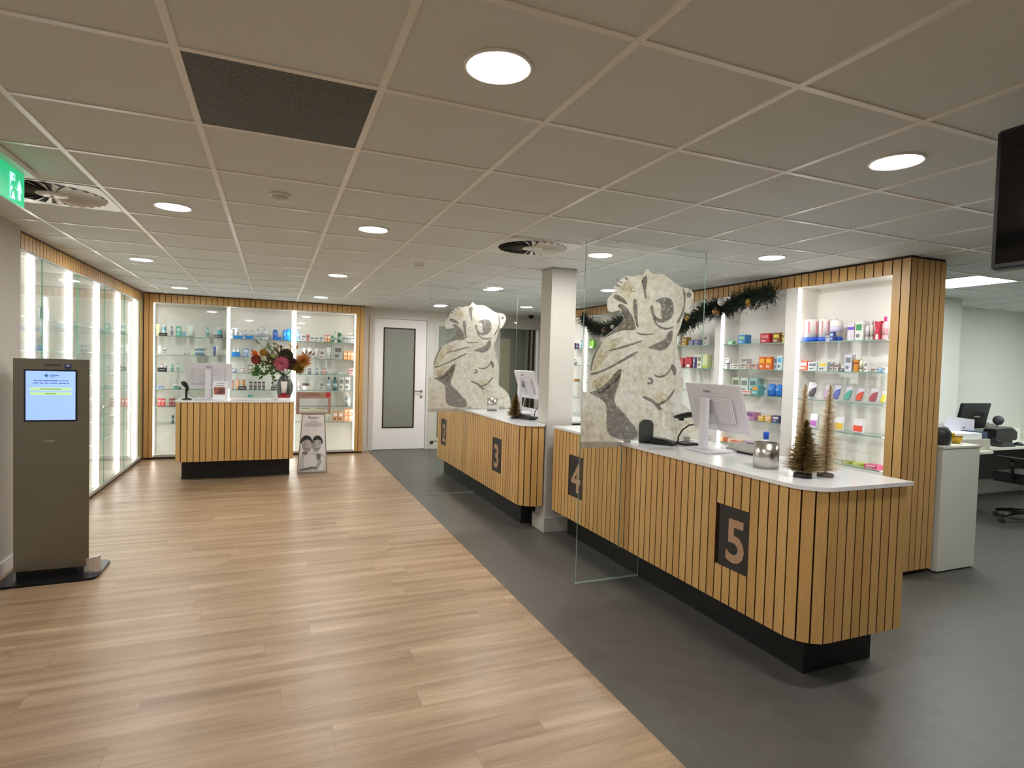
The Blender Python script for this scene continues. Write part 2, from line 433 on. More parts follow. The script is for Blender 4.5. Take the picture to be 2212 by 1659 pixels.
# ---------------------------------------------------------------- product and print data
B="B";R="R"
PRODUCTS=[
 (B, 1, 1, -1.604, 0.0, 0.053, 0.171, 'tube', 'FFF2B0', 'tall pale yellow tube'),
 (B, 1, 1, -1.523, 0.0, 0.054, 0.168, 'bottle', '6FA9BE', 'teal bottle with white cap'),
 (B, 1, 1, -1.522, 0.0, 0.107, 0.04, 'sign', '3A3640', 'black brand strip'),
 (B, 1, 1, -1.428, 0.0, 0.045, 0.152, 'bottle', 'B9BCCF', 'lilac grey bottle'),
 (B, 1, 1, -1.333, 0.0, 0.061, 0.15, 'box', '5FC0AE', 'turquoise box'),
 (B, 1, 1, -1.267, 0.0, 0.046, 0.112, 'jar', '7DB0D0', 'small blue jar'),
 (B, 1, 1, -1.179, 0.0, 0.08, 0.172, 'tube', 'E4F0EA', 'large clear tube standing on its cap'),
 (B, 1, 1, -1.096, 0.0, 0.055, 0.012, 'sign', 'D8EEDF', 'pale green price strip'),
 (B, 1, 1, -0.946, 0.0, 0.044, 0.156, 'bottle', '9CCFD2', 'slim pale teal bottle'),
 (B, 1, 1, -0.784, 0.0, 0.07, 0.171, 'jar', '63C0E0', 'round sky blue jar'),
 (B, 1, 1, -0.793, 0.0, 0.117, 0.046, 'sign', '38333C', 'wide black brand strip'),
 (B, 2, 1, -0.624, 0.0, 0.057, 0.193, 'pump', 'EDEFF5', 'white pump bottle'),
 (B, 2, 1, -0.548, 0.0, 0.055, 0.204, 'pump', 'E8EAF2', 'tall white pump bottle'),
 (B, 2, 1, -0.471, 0.0, 0.039, 0.122, 'bottle', 'C9CCD6', 'small grey bottle'),
 (B, 2, 1, -0.523, 0.0, 0.123, 0.047, 'tray', '2F8FE6', 'bright blue display tray'),
 (B, 2, 1, -0.423, 0.0, 0.043, 0.146, 'bottle', 'C2C5DA', 'slim lilac bottle'),
 (B, 2, 1, -0.364, 0.0, 0.118, 0.051, 'tray', '2F8FE6', 'bright blue low tray'),
 (B, 2, 1, -0.332, 0.0, 0.041, 0.145, 'bottle', 'D4D8D2', 'slim pale bottle'),
 (B, 2, 1, -0.242, 0.0, 0.072, 0.169, 'bottle', 'D5DAE2', 'clear tall bottle'),
 (B, 2, 1, -0.145, 0.0, 0.093, 0.203, 'pump', 'DDE2EA', 'large clear pump bottle'),
 (B, 2, 1, 0.01, 0.0, 0.075, 0.169, 'pouch', '2F5FC4', 'dark blue pouch'),
 (B, 2, 1, 0.044, 0.0, 0.119, 0.05, 'tray', '2B82E0', 'medium blue display tray'),
 (B, 2, 1, 0.149, 0.0, 0.059, 0.166, 'pouch', '1E90E8', 'bright blue rounded pouch'),
 (B, 2, 1, 0.208, 0.0, 0.077, 0.19, 'pouch', '12A0F0', 'large cyan blue pouch'),
 (B, 3, 1, 0.353, 0.0, 0.056, 0.164, 'bottle', 'A9D6F2', 'light blue bottle'),
 (B, 3, 1, 0.431, 0.0, 0.085, 0.113, 'box', 'E9DFE6', 'pale pink white box'),
 (B, 3, 1, 0.503, 0.0, 0.051, 0.116, 'box', 'E7A9A4', 'small white and red box'),
 (B, 3, 1, 0.565, 0.0, 0.061, 0.081, 'box', 'EFEFEF', 'small white box'),
 (B, 3, 1, 0.635, 0.0, 0.065, 0.084, 'box', 'EFEFEF', 'small white box'),
 (B, 3, 1, 0.707, 0.0, 0.065, 0.088, 'box', 'EFEFEF', 'small white box'),
 (B, 3, 1, 0.775, 0.0, 0.044, 0.117, 'box', 'F0A070', 'small orange and white box'),
 (B, 3, 1, 0.826, 0.0, 0.044, 0.119, 'box', 'F0A070', 'small orange and white box'),
 (B, 3, 1, 0.88, 0.0, 0.043, 0.141, 'bottle', '4C8A66', 'small green bottle'),
 (B, 3, 1, 0.931, 0.0, 0.051, 0.192, 'pump', 'DCE8DC', 'white pump bottle with pale green label'),
 (B, 3, 1, 0.995, 0.0, 0.063, 0.207, 'bottle', '2F6A50', 'dark green bottle'),
 (B, 3, 1, 1.063, 0.0, 0.048, 0.103, 'box', 'C9CCCF', 'grey white box'),
 (B, 3, 1, 1.115, 0.0, 0.048, 0.106, 'box', 'C9CCCF', 'grey white box'),
 (B, 3, 1, 1.168, 0.0, 0.048, 0.108, 'box', 'C9CCCF', 'grey white box'),
 (B, 3, 1, 1.22, 0.0, 0.048, 0.11, 'box', 'C9CCCF', 'grey white box'),
 (B, 1, 2, -1.578, 0.0, 0.036, 0.136, 'tube', 'F2F2F2', 'white tube with black stripe'),
 (B, 1, 2, -1.515, 0.0, 0.054, 0.097, 'box', 'D6D6DA', 'pale grey box'),
 (B, 1, 2, -1.085, 0.0, 0.059, 0.07, 'jar', '5F8FB4', 'white and blue jar'),
 (B, 1, 2, -1.086, 0.065, 0.059, 0.064, 'jar', '5F8FB4', 'upper white and blue jar'),
 (B, 1, 2, -1.02, 0.0, 0.059, 0.073, 'jar', '5F8FB4', 'white and blue jar'),
 (B, 1, 2, -1.02, 0.065, 0.059, 0.067, 'jar', '5F8FB4', 'upper white and blue jar'),
 (B, 1, 2, -1.131, 0.0, 0.043, 0.026, 'sign', 'C9EEC4', 'small green price strip'),
 (B, 1, 2, -1.256, 0.0, 0.028, 0.078, 'bottle', 'E8DDDD', 'tiny cream bottle'),
 (B, 1, 2, -1.201, 0.0, 0.03, 0.08, 'bottle', 'E8DDDD', 'tiny cream bottle'),
 (B, 1, 2, -0.849, 0.0, 0.044, 0.146, 'tube', '4E66B8', 'blue and white tube'),
 (B, 1, 2, -0.81, 0.0, 0.025, 0.158, 'tube', 'F6F6F2', 'slim white tube'),
 (B, 2, 2, -0.575, 0.0, 0.052, 0.146, 'bottle', 'C9C6C4', 'grey labelled bottle'),
 (B, 2, 2, -0.518, 0.0, 0.049, 0.148, 'bottle', 'C9C6C4', 'grey labelled bottle'),
 (B, 2, 2, -0.548, 0.0, 0.119, 0.074, 'tray', '2F8FE6', 'bright blue display tray'),
 (B, 2, 2, -0.413, 0.0, 0.082, 0.137, 'box', '8FA6D6', 'white and blue carton'),
 (B, 2, 2, -0.323, 0.0, 0.046, 0.155, 'box', 'E5D8DA', 'pale pink carton'),
 (B, 2, 2, -0.263, 0.0, 0.057, 0.084, 'box', 'E87A2E', 'orange carton'),
 (B, 2, 2, 0.031, 0.0, 0.074, 0.212, 'box', 'DDC3B0', 'beige carton'),
 (B, 2, 2, 0.108, 0.0, 0.065, 0.186, 'box', 'C79A78', 'tan carton'),
 (B, 3, 2, 0.449, 0.0, 0.057, 0.169, 'tube', 'EFEFEA', 'white tube'),
 (B, 3, 2, 0.532, 0.0, 0.06, 0.179, 'tube', 'EDEDE8', 'white tube'),
 (B, 3, 2, 0.64, 0.0, 0.054, 0.176, 'tube', 'D9D4D2', 'greyish tube'),
 (B, 3, 2, 0.721, 0.0, 0.072, 0.149, 'box', 'E2D2D2', 'pale rose box'),
 (B, 3, 2, 0.825, 0.0, 0.088, 0.194, 'tube', 'E6E6E2', 'wide white tube'),
 (B, 3, 2, 0.971, 0.0, 0.137, 0.234, 'box', 'B9BAB6', 'large silver grey tin'),
 (B, 3, 2, 1.092, 0.0, 0.052, 0.139, 'box', 'E9A05A', 'orange and green box'),
 (B, 3, 2, 1.152, 0.0, 0.052, 0.141, 'box', 'E98A50', 'orange and pale blue box'),
 (B, 3, 2, 1.208, 0.0, 0.053, 0.135, 'box', 'E98A50', 'orange and pale blue box'),
 (B, 1, 3, -1.54, 0.0, 0.036, 0.125, 'bottle', 'C4AEB4', 'pink grey bottle'),
 (B, 1, 3, -1.498, 0.0, 0.036, 0.119, 'bottle', 'A9A9BC', 'violet grey bottle'),
 (B, 1, 3, -1.529, 0.0, 0.115, 0.058, 'sign', '3A3640', 'black brand strip'),
 (B, 1, 3, -1.417, 0.0, 0.042, 0.114, 'bottle', '9FC2C4', 'pale teal bottle'),
 (B, 1, 3, -1.338, 0.0, 0.043, 0.13, 'bottle', 'CFE4E2', 'white teal bottle'),
 (B, 2, 3, -0.575, 0.0, 0.072, 0.061, 'box', '34365A', 'small navy box'),
 (B, 2, 3, -0.462, 0.0, 0.069, 0.071, 'box', 'B39E94', 'small beige box'),
 (B, 2, 3, -0.346, 0.0, 0.073, 0.128, 'box', '8F8F76', 'olive tin'),
 (B, 3, 3, 0.533, 0.0, 0.05, 0.09, 'box', '55566A', 'small dark grey box'),
 (B, 3, 3, 0.646, 0.0, 0.043, 0.131, 'bottle', '8A97A6', 'small slate bottle'),
 (B, 3, 3, 0.722, 0.0, 0.043, 0.118, 'bottle', 'A8BDBD', 'small grey green bottle'),
 (B, 3, 3, 0.755, 0.0, 0.058, 0.096, 'box', 'C98C84', 'small pink box'),
 (B, 3, 3, 0.866, 0.0, 0.147, 0.045, 'box', 'A3A89E', 'flat green grey carton'),
 (B, 3, 3, 1.043, 0.0, 0.178, 0.049, 'box', 'A3A89E', 'long flat green grey carton'),
 (B, 3, 3, 1.191, 0.0, 0.09, 0.106, 'box', 'D9A8A8', 'small pink carton'),
 (B, 1, 4, -1.568, 0.0, 0.072, 0.053, 'box', 'A9B9D4', 'pale blue box'),
 (B, 1, 4, -1.369, 0.0, 0.061, 0.069, 'jar', '6FB7B4', 'teal jar'),
 (B, 1, 4, -1.311, 0.0, 0.043, 0.049, 'bottle', '2F5A5C', 'small dark green bottle'),
 (B, 2, 4, -0.594, 0.0, 0.034, 0.144, 'tube', '9A6A4E', 'brown tube'),
 (B, 2, 4, -0.524, 0.0, 0.058, 0.152, 'tube', 'CF9468', 'caramel tube'),
 (B, 2, 4, -0.444, 0.0, 0.056, 0.154, 'tube', 'B98545', 'golden brown tube'),
 (B, 2, 4, -0.453, 0.0, 0.117, 0.056, 'sign', '2B2A2E', 'black brand strip'),
 (B, 2, 4, -0.336, 0.0, 0.039, 0.123, 'box', '2E2A30', 'slim black box'),
 (B, 2, 4, -0.273, 0.0, 0.039, 0.124, 'box', '2E2A30', 'slim black box'),
 (B, 2, 4, -0.213, 0.0, 0.039, 0.124, 'box', '2E2A30', 'slim black box'),
 (B, 2, 4, -0.153, 0.0, 0.039, 0.125, 'box', '2E2A30', 'slim black box'),
 (B, 2, 4, -0.011, 0.0, 0.038, 0.172, 'box', '8B8B8F', 'slim grey box'),
 (B, 2, 4, 0.031, 0.0, 0.036, 0.172, 'box', '8B8B8F', 'slim grey box'),
 (B, 2, 4, 0.005, 0.0, 0.095, 0.055, 'sign', '34363E', 'black brand strip'),
 (B, 3, 4, 0.374, 0.0, 0.047, 0.144, 'bottle', 'DDD4E2', 'pale lilac bottle'),
 (B, 3, 4, 0.482, 0.0, 0.1, 0.108, 'jar2', 'F4F2F4', 'white jar with dark purple lid'),
 (B, 3, 4, 0.722, 0.0, 0.058, 0.134, 'box', 'DCE0DC', 'pale carton'),
 (B, 3, 4, 0.834, 0.0, 0.061, 0.22, 'bottle2', '9FB2C0', 'grey blue bottle with purple cap'),
 (B, 3, 4, 0.935, 0.0, 0.07, 0.222, 'bottle3', '2F6470', 'dark teal bottle with navy cap'),
 (B, 3, 4, 1.037, 0.0, 0.08, 0.216, 'box', 'D8DAD8', 'tall white carton'),
 (B, 3, 4, 1.13, 0.0, 0.082, 0.218, 'box', 'D8DAD8', 'tall white carton'),
 (B, 1, 5, -1.576, 0.0, 0.042, 0.112, 'box', 'D2323A', 'small red box'),
 (B, 1, 5, -1.524, 0.0, 0.042, 0.112, 'box', 'D2323A', 'small red box'),
 (B, 1, 5, -1.431, 0.0, 0.036, 0.112, 'box', 'A03840', 'dark red box'),
 (B, 1, 5, -1.391, 0.0, 0.035, 0.113, 'box', 'A03840', 'dark red box'),
 (B, 3, 5, 1.146, 0.0, 0.09, 0.219, 'pump', 'A8B0AE', 'silver pump bottle'),
 (B, 2, 5, -0.344, 0.0, 0.066, 0.175, 'box', '6CC5BE', 'turquoise carton'),
 (B, 2, 5, -0.56, 0.0, 0.039, 0.094, 'jar', 'D6DDE6', 'small pale jar'),
 (B, 2, 5, -0.501, 0.0, 0.039, 0.094, 'jar', 'D6DDE6', 'small pale jar'),
 (B, 2, 5, -0.442, 0.0, 0.04, 0.094, 'jar', 'D6DDE6', 'small pale jar'),
 (B, 2, 5, -0.263, 0.0, 0.04, 0.095, 'jar', 'D6DDE6', 'small pale jar'),
 (B, 2, 5, -0.202, 0.0, 0.04, 0.095, 'jar', 'D6DDE6', 'small pale jar'),
 (B, 2, 5, -0.141, 0.0, 0.041, 0.095, 'jar', 'D6DDE6', 'small pale jar'),
 (B, 1, 6, -1.402, 0.0, 0.036, 0.144, 'bottle', '4C6A60', 'dark green bottle'),
 (B, 3, 6, 0.946, 0.0, 0.081, 0.168, 'box', 'EDB38C', 'orange and white carton'),
 (B, 3, 6, 1.035, 0.0, 0.082, 0.168, 'box', 'EDB38C', 'orange and white carton'),
 (B, 3, 6, 1.124, 0.0, 0.071, 0.097, 'box', 'F0A474', 'bright orange carton'),
 (B, 3, 6, 1.122, 0.095, 0.071, 0.111, 'box', 'F0A474', 'upper bright orange carton'),
 (B, 3, 6, 1.201, 0.0, 0.072, 0.097, 'box', 'F0A474', 'bright orange carton'),
 (B, 3, 6, 1.199, 0.095, 0.072, 0.111, 'box', 'F0A474', 'upper bright orange carton'),
 (B, 3, 6, 0.84, 0.0, 0.044, 0.138, 'tube', 'F2F0EE', 'white tube'),
 (R, 1, 1, 3.953, 0.0, 0.081, 0.202, 'box', 'F2FFFA', 'white box with mint green base'),
 (R, 1, 1, 3.834, 0.0, 0.132, 0.208, 'drum', 'E6D9DA', 'clear drum with blue base'),
 (R, 1, 1, 3.705, 0.0, 0.1, 0.204, 'drum', 'E6D9DA', 'clear drum with blue base'),
 (R, 1, 1, 3.59, 0.0, 0.104, 0.189, 'drum2', 'E6DFE2', 'clear drum with white tissue'),
 (R, 1, 1, 3.601, 0.0, 0.038, 0.048, 'box', 'D9D9F2', 'small lilac and blue carton'),
 (R, 1, 1, 3.562, 0.0, 0.033, 0.08, 'box', '4A5FA8', 'small dark blue carton'),
 (R, 1, 1, 3.435, 0.0, 0.061, 0.15, 'box', 'ECE8F2', 'white carton with purple band'),
 (R, 1, 1, 3.36, 0.0, 0.069, 0.164, 'box', 'EFF4EF', 'white carton with green swoosh'),
 (R, 1, 1, 3.3, 0.0, 0.034, 0.156, 'bottle', 'E6DCE6', 'pale pink bottle'),
 (R, 1, 1, 3.262, 0.0, 0.031, 0.161, 'bottle', 'EDE2DA', 'cream bottle'),
 (R, 1, 1, 3.208, 0.0, 0.05, 0.154, 'pack', 'C8304A', 'red and white bow shaped pack'),
 (R, 1, 1, 3.155, 0.0, 0.041, 0.188, 'bottle4', 'F3B4BC', 'pink bottle with magenta cap'),
 (R, 1, 2, 3.964, 0.0, 0.06, 0.084, 'box', 'EDB840', 'yellow carton'),
 (R, 1, 2, 3.885, 0.0, 0.084, 0.087, 'box', 'EE5A35', 'red and white carton'),
 (R, 1, 2, 3.784, 0.0, 0.094, 0.079, 'box', 'D9E4E8', 'pale blue white carton'),
 (R, 1, 2, 3.68, 0.0, 0.091, 0.08, 'box', 'DCE4E2', 'white carton with yellow dot'),
 (R, 1, 2, 3.609, 0.0, 0.034, 0.076, 'box', 'C9CBCB', 'light grey carton'),
 (R, 1, 2, 3.562, 0.0, 0.04, 0.068, 'box', 'DDCFD0', 'pale pink carton'),
 (R, 1, 2, 3.508, 0.0, 0.049, 0.025, 'box', '34343E', 'small black carton'),
 (R, 1, 2, 3.446, 0.0, 0.063, 0.144, 'box', 'DDE0F2', 'tall white and blue carton'),
 (R, 1, 2, 3.381, 0.0, 0.041, 0.101, 'box', 'E09A3C', 'white carton with brown and yellow band'),
 (R, 1, 2, 3.345, 0.0, 0.025, 0.12, 'bottle', 'F6F2DC', 'cream bottle with ridged cap'),
 (R, 1, 2, 3.294, 0.0, 0.029, 0.086, 'box', 'F4F6F8', 'slim white carton'),
 (R, 1, 2, 3.236, 0.0, 0.028, 0.03, 'box', 'CDB2AE', 'small dusty rose carton'),
 (R, 1, 2, 3.204, 0.0, 0.022, 0.034, 'box', 'EEF2F6', 'small white carton'),
 (R, 1, 2, 3.171, 0.0, 0.034, 0.038, 'box', '6FA3D2', 'small mid blue carton'),
 (R, 1, 2, 3.137, 0.0, 0.025, 0.039, 'box', 'F4F6FA', 'narrow white carton'),
 (R, 1, 3, 3.789, 0.0, 0.081, 0.15, 'blister', '3A3C3E', 'blister pack with black insert'),
 (R, 1, 3, 3.643, 0.0, 0.072, 0.147, 'blister', 'D9B7D0', 'blister pack with violet insert'),
 (R, 1, 3, 3.548, 0.0, 0.078, 0.147, 'blister', '5E72C8', 'blister pack with blue insert'),
 (R, 1, 3, 3.441, 0.0, 0.079, 0.14, 'blister', '53BFA6', 'blister pack with teal insert'),
 (R, 1, 3, 3.334, 0.0, 0.08, 0.129, 'blister', 'F25A28', 'blister pack with orange red insert'),
 (R, 1, 3, 3.216, 0.0, 0.08, 0.134, 'blister', 'B8304A', 'blister pack with crimson insert'),
 (R, 1, 3, 3.132, 0.0, 0.046, 0.116, 'blister', 'F0E63C', 'blister pack with yellow insert'),
 (R, 1, 4, 3.762, 0.0, 0.08, 0.121, 'bag', 'B569BE', 'small white pouch with purple label'),
 (R, 1, 4, 3.608, 0.0, 0.059, 0.126, 'bag', 'E9ECF2', 'small white pouch with white label'),
 (R, 1, 4, 3.511, 0.0, 0.094, 0.123, 'bag', 'EBC52E', 'small white pouch with yellow label'),
 (R, 1, 4, 3.333, 0.0, 0.095, 0.12, 'bag', 'F0553A', 'small white pouch with orange label'),
 (R, 1, 5, 3.585, 0.0, 0.071, 0.012, 'box', 'A9C9C0', 'low pale teal carton'),
 (R, 1, 5, 3.501, 0.0, 0.061, 0.016, 'box', 'DCE8E4', 'low white carton'),
 (R, 1, 5, 3.421, 0.0, 0.079, 0.021, 'box', '9FB04A', 'low olive green carton'),
 (R, 1, 5, 3.312, 0.0, 0.091, 0.023, 'box', 'BFD24A', 'low lime green carton'),
 (R, 1, 5, 3.192, 0.0, 0.108, 0.028, 'box', 'E05A86', 'low white and pink carton'),
 (R, 2, 1, 4.931, 0.0, 0.07, 0.05, 'box', 'B9CB58', 'small lime green carton'),
 (R, 2, 1, 4.831, 0.0, 0.077, 0.042, 'pack', '79B68A', 'small green pack'),
 (R, 2, 1, 4.648, 0.0, 0.099, 0.095, 'box', '3F8FD6', 'blue square carton'),
 (R, 2, 1, 4.34, 0.0, 0.114, 0.099, 'box', 'C52A38', 'red square carton'),
 (R, 2, 1, 4.208, 0.0, 0.086, 0.099, 'box', '8A5A2A', 'brown and yellow square carton'),
 (R, 2, 1, 4.143, 0.0, 0.025, 0.094, 'box', 'F6EFA8', 'narrow pale yellow carton'),
 (R, 2, 2, 4.991, 0.0, 0.076, 0.046, 'box', 'DCD6D6', 'low grey white carton'),
 (R, 2, 2, 4.892, 0.0, 0.103, 0.047, 'box', 'D4D9E2', 'low pale blue carton'),
 (R, 2, 2, 4.958, 0.06, 0.078, 0.057, 'box', 'F4F0F2', 'white carton stacked on a grey one'),
 (R, 2, 2, 4.868, 0.062, 0.076, 0.05, 'box', 'E9E9E9', 'white carton stacked on a blue one'),
 (R, 2, 2, 4.798, 0.0, 0.046, 0.053, 'box', 'E2E2DC', 'narrow cream carton'),
 (R, 2, 2, 4.722, 0.0, 0.088, 0.054, 'box', 'DDE0D4', 'cream and green carton'),
 (R, 2, 2, 4.618, 0.0, 0.088, 0.059, 'box', 'E0E2D4', 'wide cream carton'),
 (R, 2, 2, 4.611, 0.058, 0.082, 0.049, 'box', 'CFCFCF', 'light grey carton on a cream one'),
 (R, 2, 2, 4.487, 0.0, 0.119, 0.056, 'box', 'EAC9C6', 'long pink white carton'),
 (R, 2, 2, 4.376, 0.0, 0.073, 0.126, 'box', 'F0762A', 'orange carton with yellow spot'),
 (R, 2, 2, 4.29, 0.0, 0.08, 0.126, 'box', 'F0762A', 'orange carton with yellow spot'),
 (R, 2, 2, 4.221, 0.0, 0.039, 0.13, 'box', 'B9C4D6', 'grey blue carton'),
 (R, 2, 2, 4.165, 0.0, 0.058, 0.139, 'box', 'DDF4FA', 'white carton with sky blue top'),
 (R, 2, 3, 4.809, 0.0, 0.106, 0.166, 'box', 'BFD0B4', 'patterned mint and yellow carton'),
 (R, 2, 3, 4.688, 0.0, 0.108, 0.165, 'box', 'CFE2D6', 'patterned pale mint carton'),
 (R, 2, 3, 4.568, 0.0, 0.104, 0.164, 'box', 'A9D0D2', 'patterned aqua carton'),
 (R, 2, 3, 4.502, 0.0, 0.149, 0.041, 'box', 'F0E4DA', 'low white carton with red mark'),
 (R, 2, 3, 4.372, 0.0, 0.086, 0.099, 'box', '74B9B6', 'teal carton with orange dot'),
 (R, 2, 3, 4.343, 0.0, 0.062, 0.101, 'box', 'CFE8E8', 'clear pale carton'),
 (R, 2, 3, 4.257, 0.0, 0.082, 0.118, 'pouch', '2C78D2', 'rounded blue pack with yellow corner'),
 (R, 2, 3, 4.169, 0.0, 0.067, 0.113, 'pouch', '2C78D2', 'rounded blue pack next to the divider'),
 (R, 2, 4, 4.508, 0.0, 0.151, 0.073, 'box', 'C98AB8', 'pink and purple carton'),
 (R, 2, 4, 4.411, 0.0, 0.014, 0.039, 'box', 'F2E6E0', 'thin white carton'),
 (R, 2, 4, 4.358, 0.0, 0.074, 0.049, 'box', 'E2B93A', 'yellow carton'),
 (R, 2, 4, 4.271, 0.0, 0.078, 0.057, 'box', 'E8B478', 'peach carton'),
 (R, 2, 4, 4.175, 0.0, 0.087, 0.066, 'box', '4A4C82', 'white and navy carton'),
 (R, 2, 5, 4.907, 0.0, 0.097, 0.039, 'box', 'F09060', 'white and orange carton'),
 (R, 2, 5, 4.698, 0.0, 0.174, 0.036, 'box', 'F2C8B4', 'long white carton with red stripe'),
 (R, 2, 5, 4.451, 0.0, 0.197, 0.04, 'box', 'CBBEDC', 'long pale lilac carton'),
 (R, 3, 1, 5.69, 0.0, 0.092, 0.138, 'tube', 'EEF2EC', 'white tube'),
 (R, 3, 1, 5.564, 0.0, 0.085, 0.101, 'box', 'E3A92A', 'orange and green carton'),
 (R, 3, 1, 5.449, 0.0, 0.079, 0.064, 'box', '8F8CC4', 'lilac carton'),
 (R, 3, 1, 5.357, 0.0, 0.077, 0.062, 'box', '8F8CC4', 'lilac carton'),
 (R, 3, 1, 5.216, 0.0, 0.049, 0.115, 'box', 'FFFFFF', 'slim bright white carton'),
 (R, 3, 2, 5.634, 0.0, 0.103, 0.117, 'pack', 'B8404E', 'red heart shaped pack'),
 (R, 3, 2, 5.495, 0.0, 0.125, 0.128, 'pack', 'B83040', 'red heart shaped pack'),
 (R, 3, 2, 5.401, 0.0, 0.033, 0.123, 'box', '6A6AA0', 'slim violet carton'),
 (R, 3, 2, 5.292, 0.0, 0.072, 0.154, 'box', 'F0EEDC', 'white carton'),
 (R, 3, 2, 5.198, 0.0, 0.088, 0.154, 'box', 'DCE6B0', 'white carton with lime base'),
 (R, 5, 1, 8.059, 0.0, 0.048, 0.139, 'box', '5BB5F0', 'sky blue box'),
 (R, 5, 1, 7.761, 0.0, 0.169, 0.13, 'pack', '7FC23A', 'lime green pack'),
 (R, 5, 2, 7.906, 0.0, 0.054, 0.125, 'bottle', '5A9AD2', 'blue bottle'),
 (R, 5, 2, 7.834, 0.0, 0.053, 0.111, 'bottle', '9CC8E2', 'pale blue bottle'),
 (R, 6, 1, 8.437, 0.0, 0.06, 0.088, 'box', '4A4470', 'dark violet box'),
 (R, 6, 1, 8.35, 0.0, 0.073, 0.102, 'box', '5A4A80', 'violet box'),
 (R, 6, 1, 8.211, 0.0, 0.043, 0.106, 'bottle', '4E447C', 'violet bottle with white cap'),
 (R, 6, 2, 8.418, 0.0, 0.059, 0.065, 'bottle', 'E2C9C9', 'pale pink bottle'),
 (R, 6, 2, 8.31, 0.0, 0.087, 0.095, 'bottle', 'F2F0EE', 'white bottle'),
 (R, 6, 3, 8.314, 0.0, 0.248, 0.034, 'box', 'D9A36A', 'flat orange carton'),
]
BODY=[(-0.028, 1.01), (-0.041, 1.372), (-0.0, 1.377), (0.057, 1.359), (0.052, 1.409), (0.059, 1.464), (0.044, 1.518), (0.069, 1.591), (0.103, 1.674), (0.148, 1.739), (0.214, 1.792), (0.266, 1.836), (0.314, 1.871), (0.323, 1.913), (0.304, 1.962), (0.241, 1.945), (0.204, 1.936), (0.185, 1.96), (0.179, 2.014), (0.199, 2.052), (0.235, 2.077), (0.229, 2.109), (0.254, 2.147), (0.291, 2.176), (0.338, 2.213), (0.393, 2.202), (0.425, 2.221), (0.481, 2.221), (0.512, 2.284), (0.542, 2.245), (0.582, 2.239), (0.65, 2.249), (0.721, 2.213), (0.793, 2.17), (0.853, 2.158), (0.891, 2.165), (0.939, 2.133), (0.945, 2.08), (0.914, 2.025), (0.88, 1.969), (0.855, 1.992), (0.847, 1.914), (0.821, 1.84), (0.788, 1.776), (0.802, 1.728), (0.823, 1.651), (0.851, 1.574), (0.87, 1.497), (0.87, 1.419), (0.861, 1.36), (0.858, 1.292), (0.901, 1.272), (0.97, 1.223), (1.023, 1.153), (1.033, 1.063), (1.037, 0.983)]
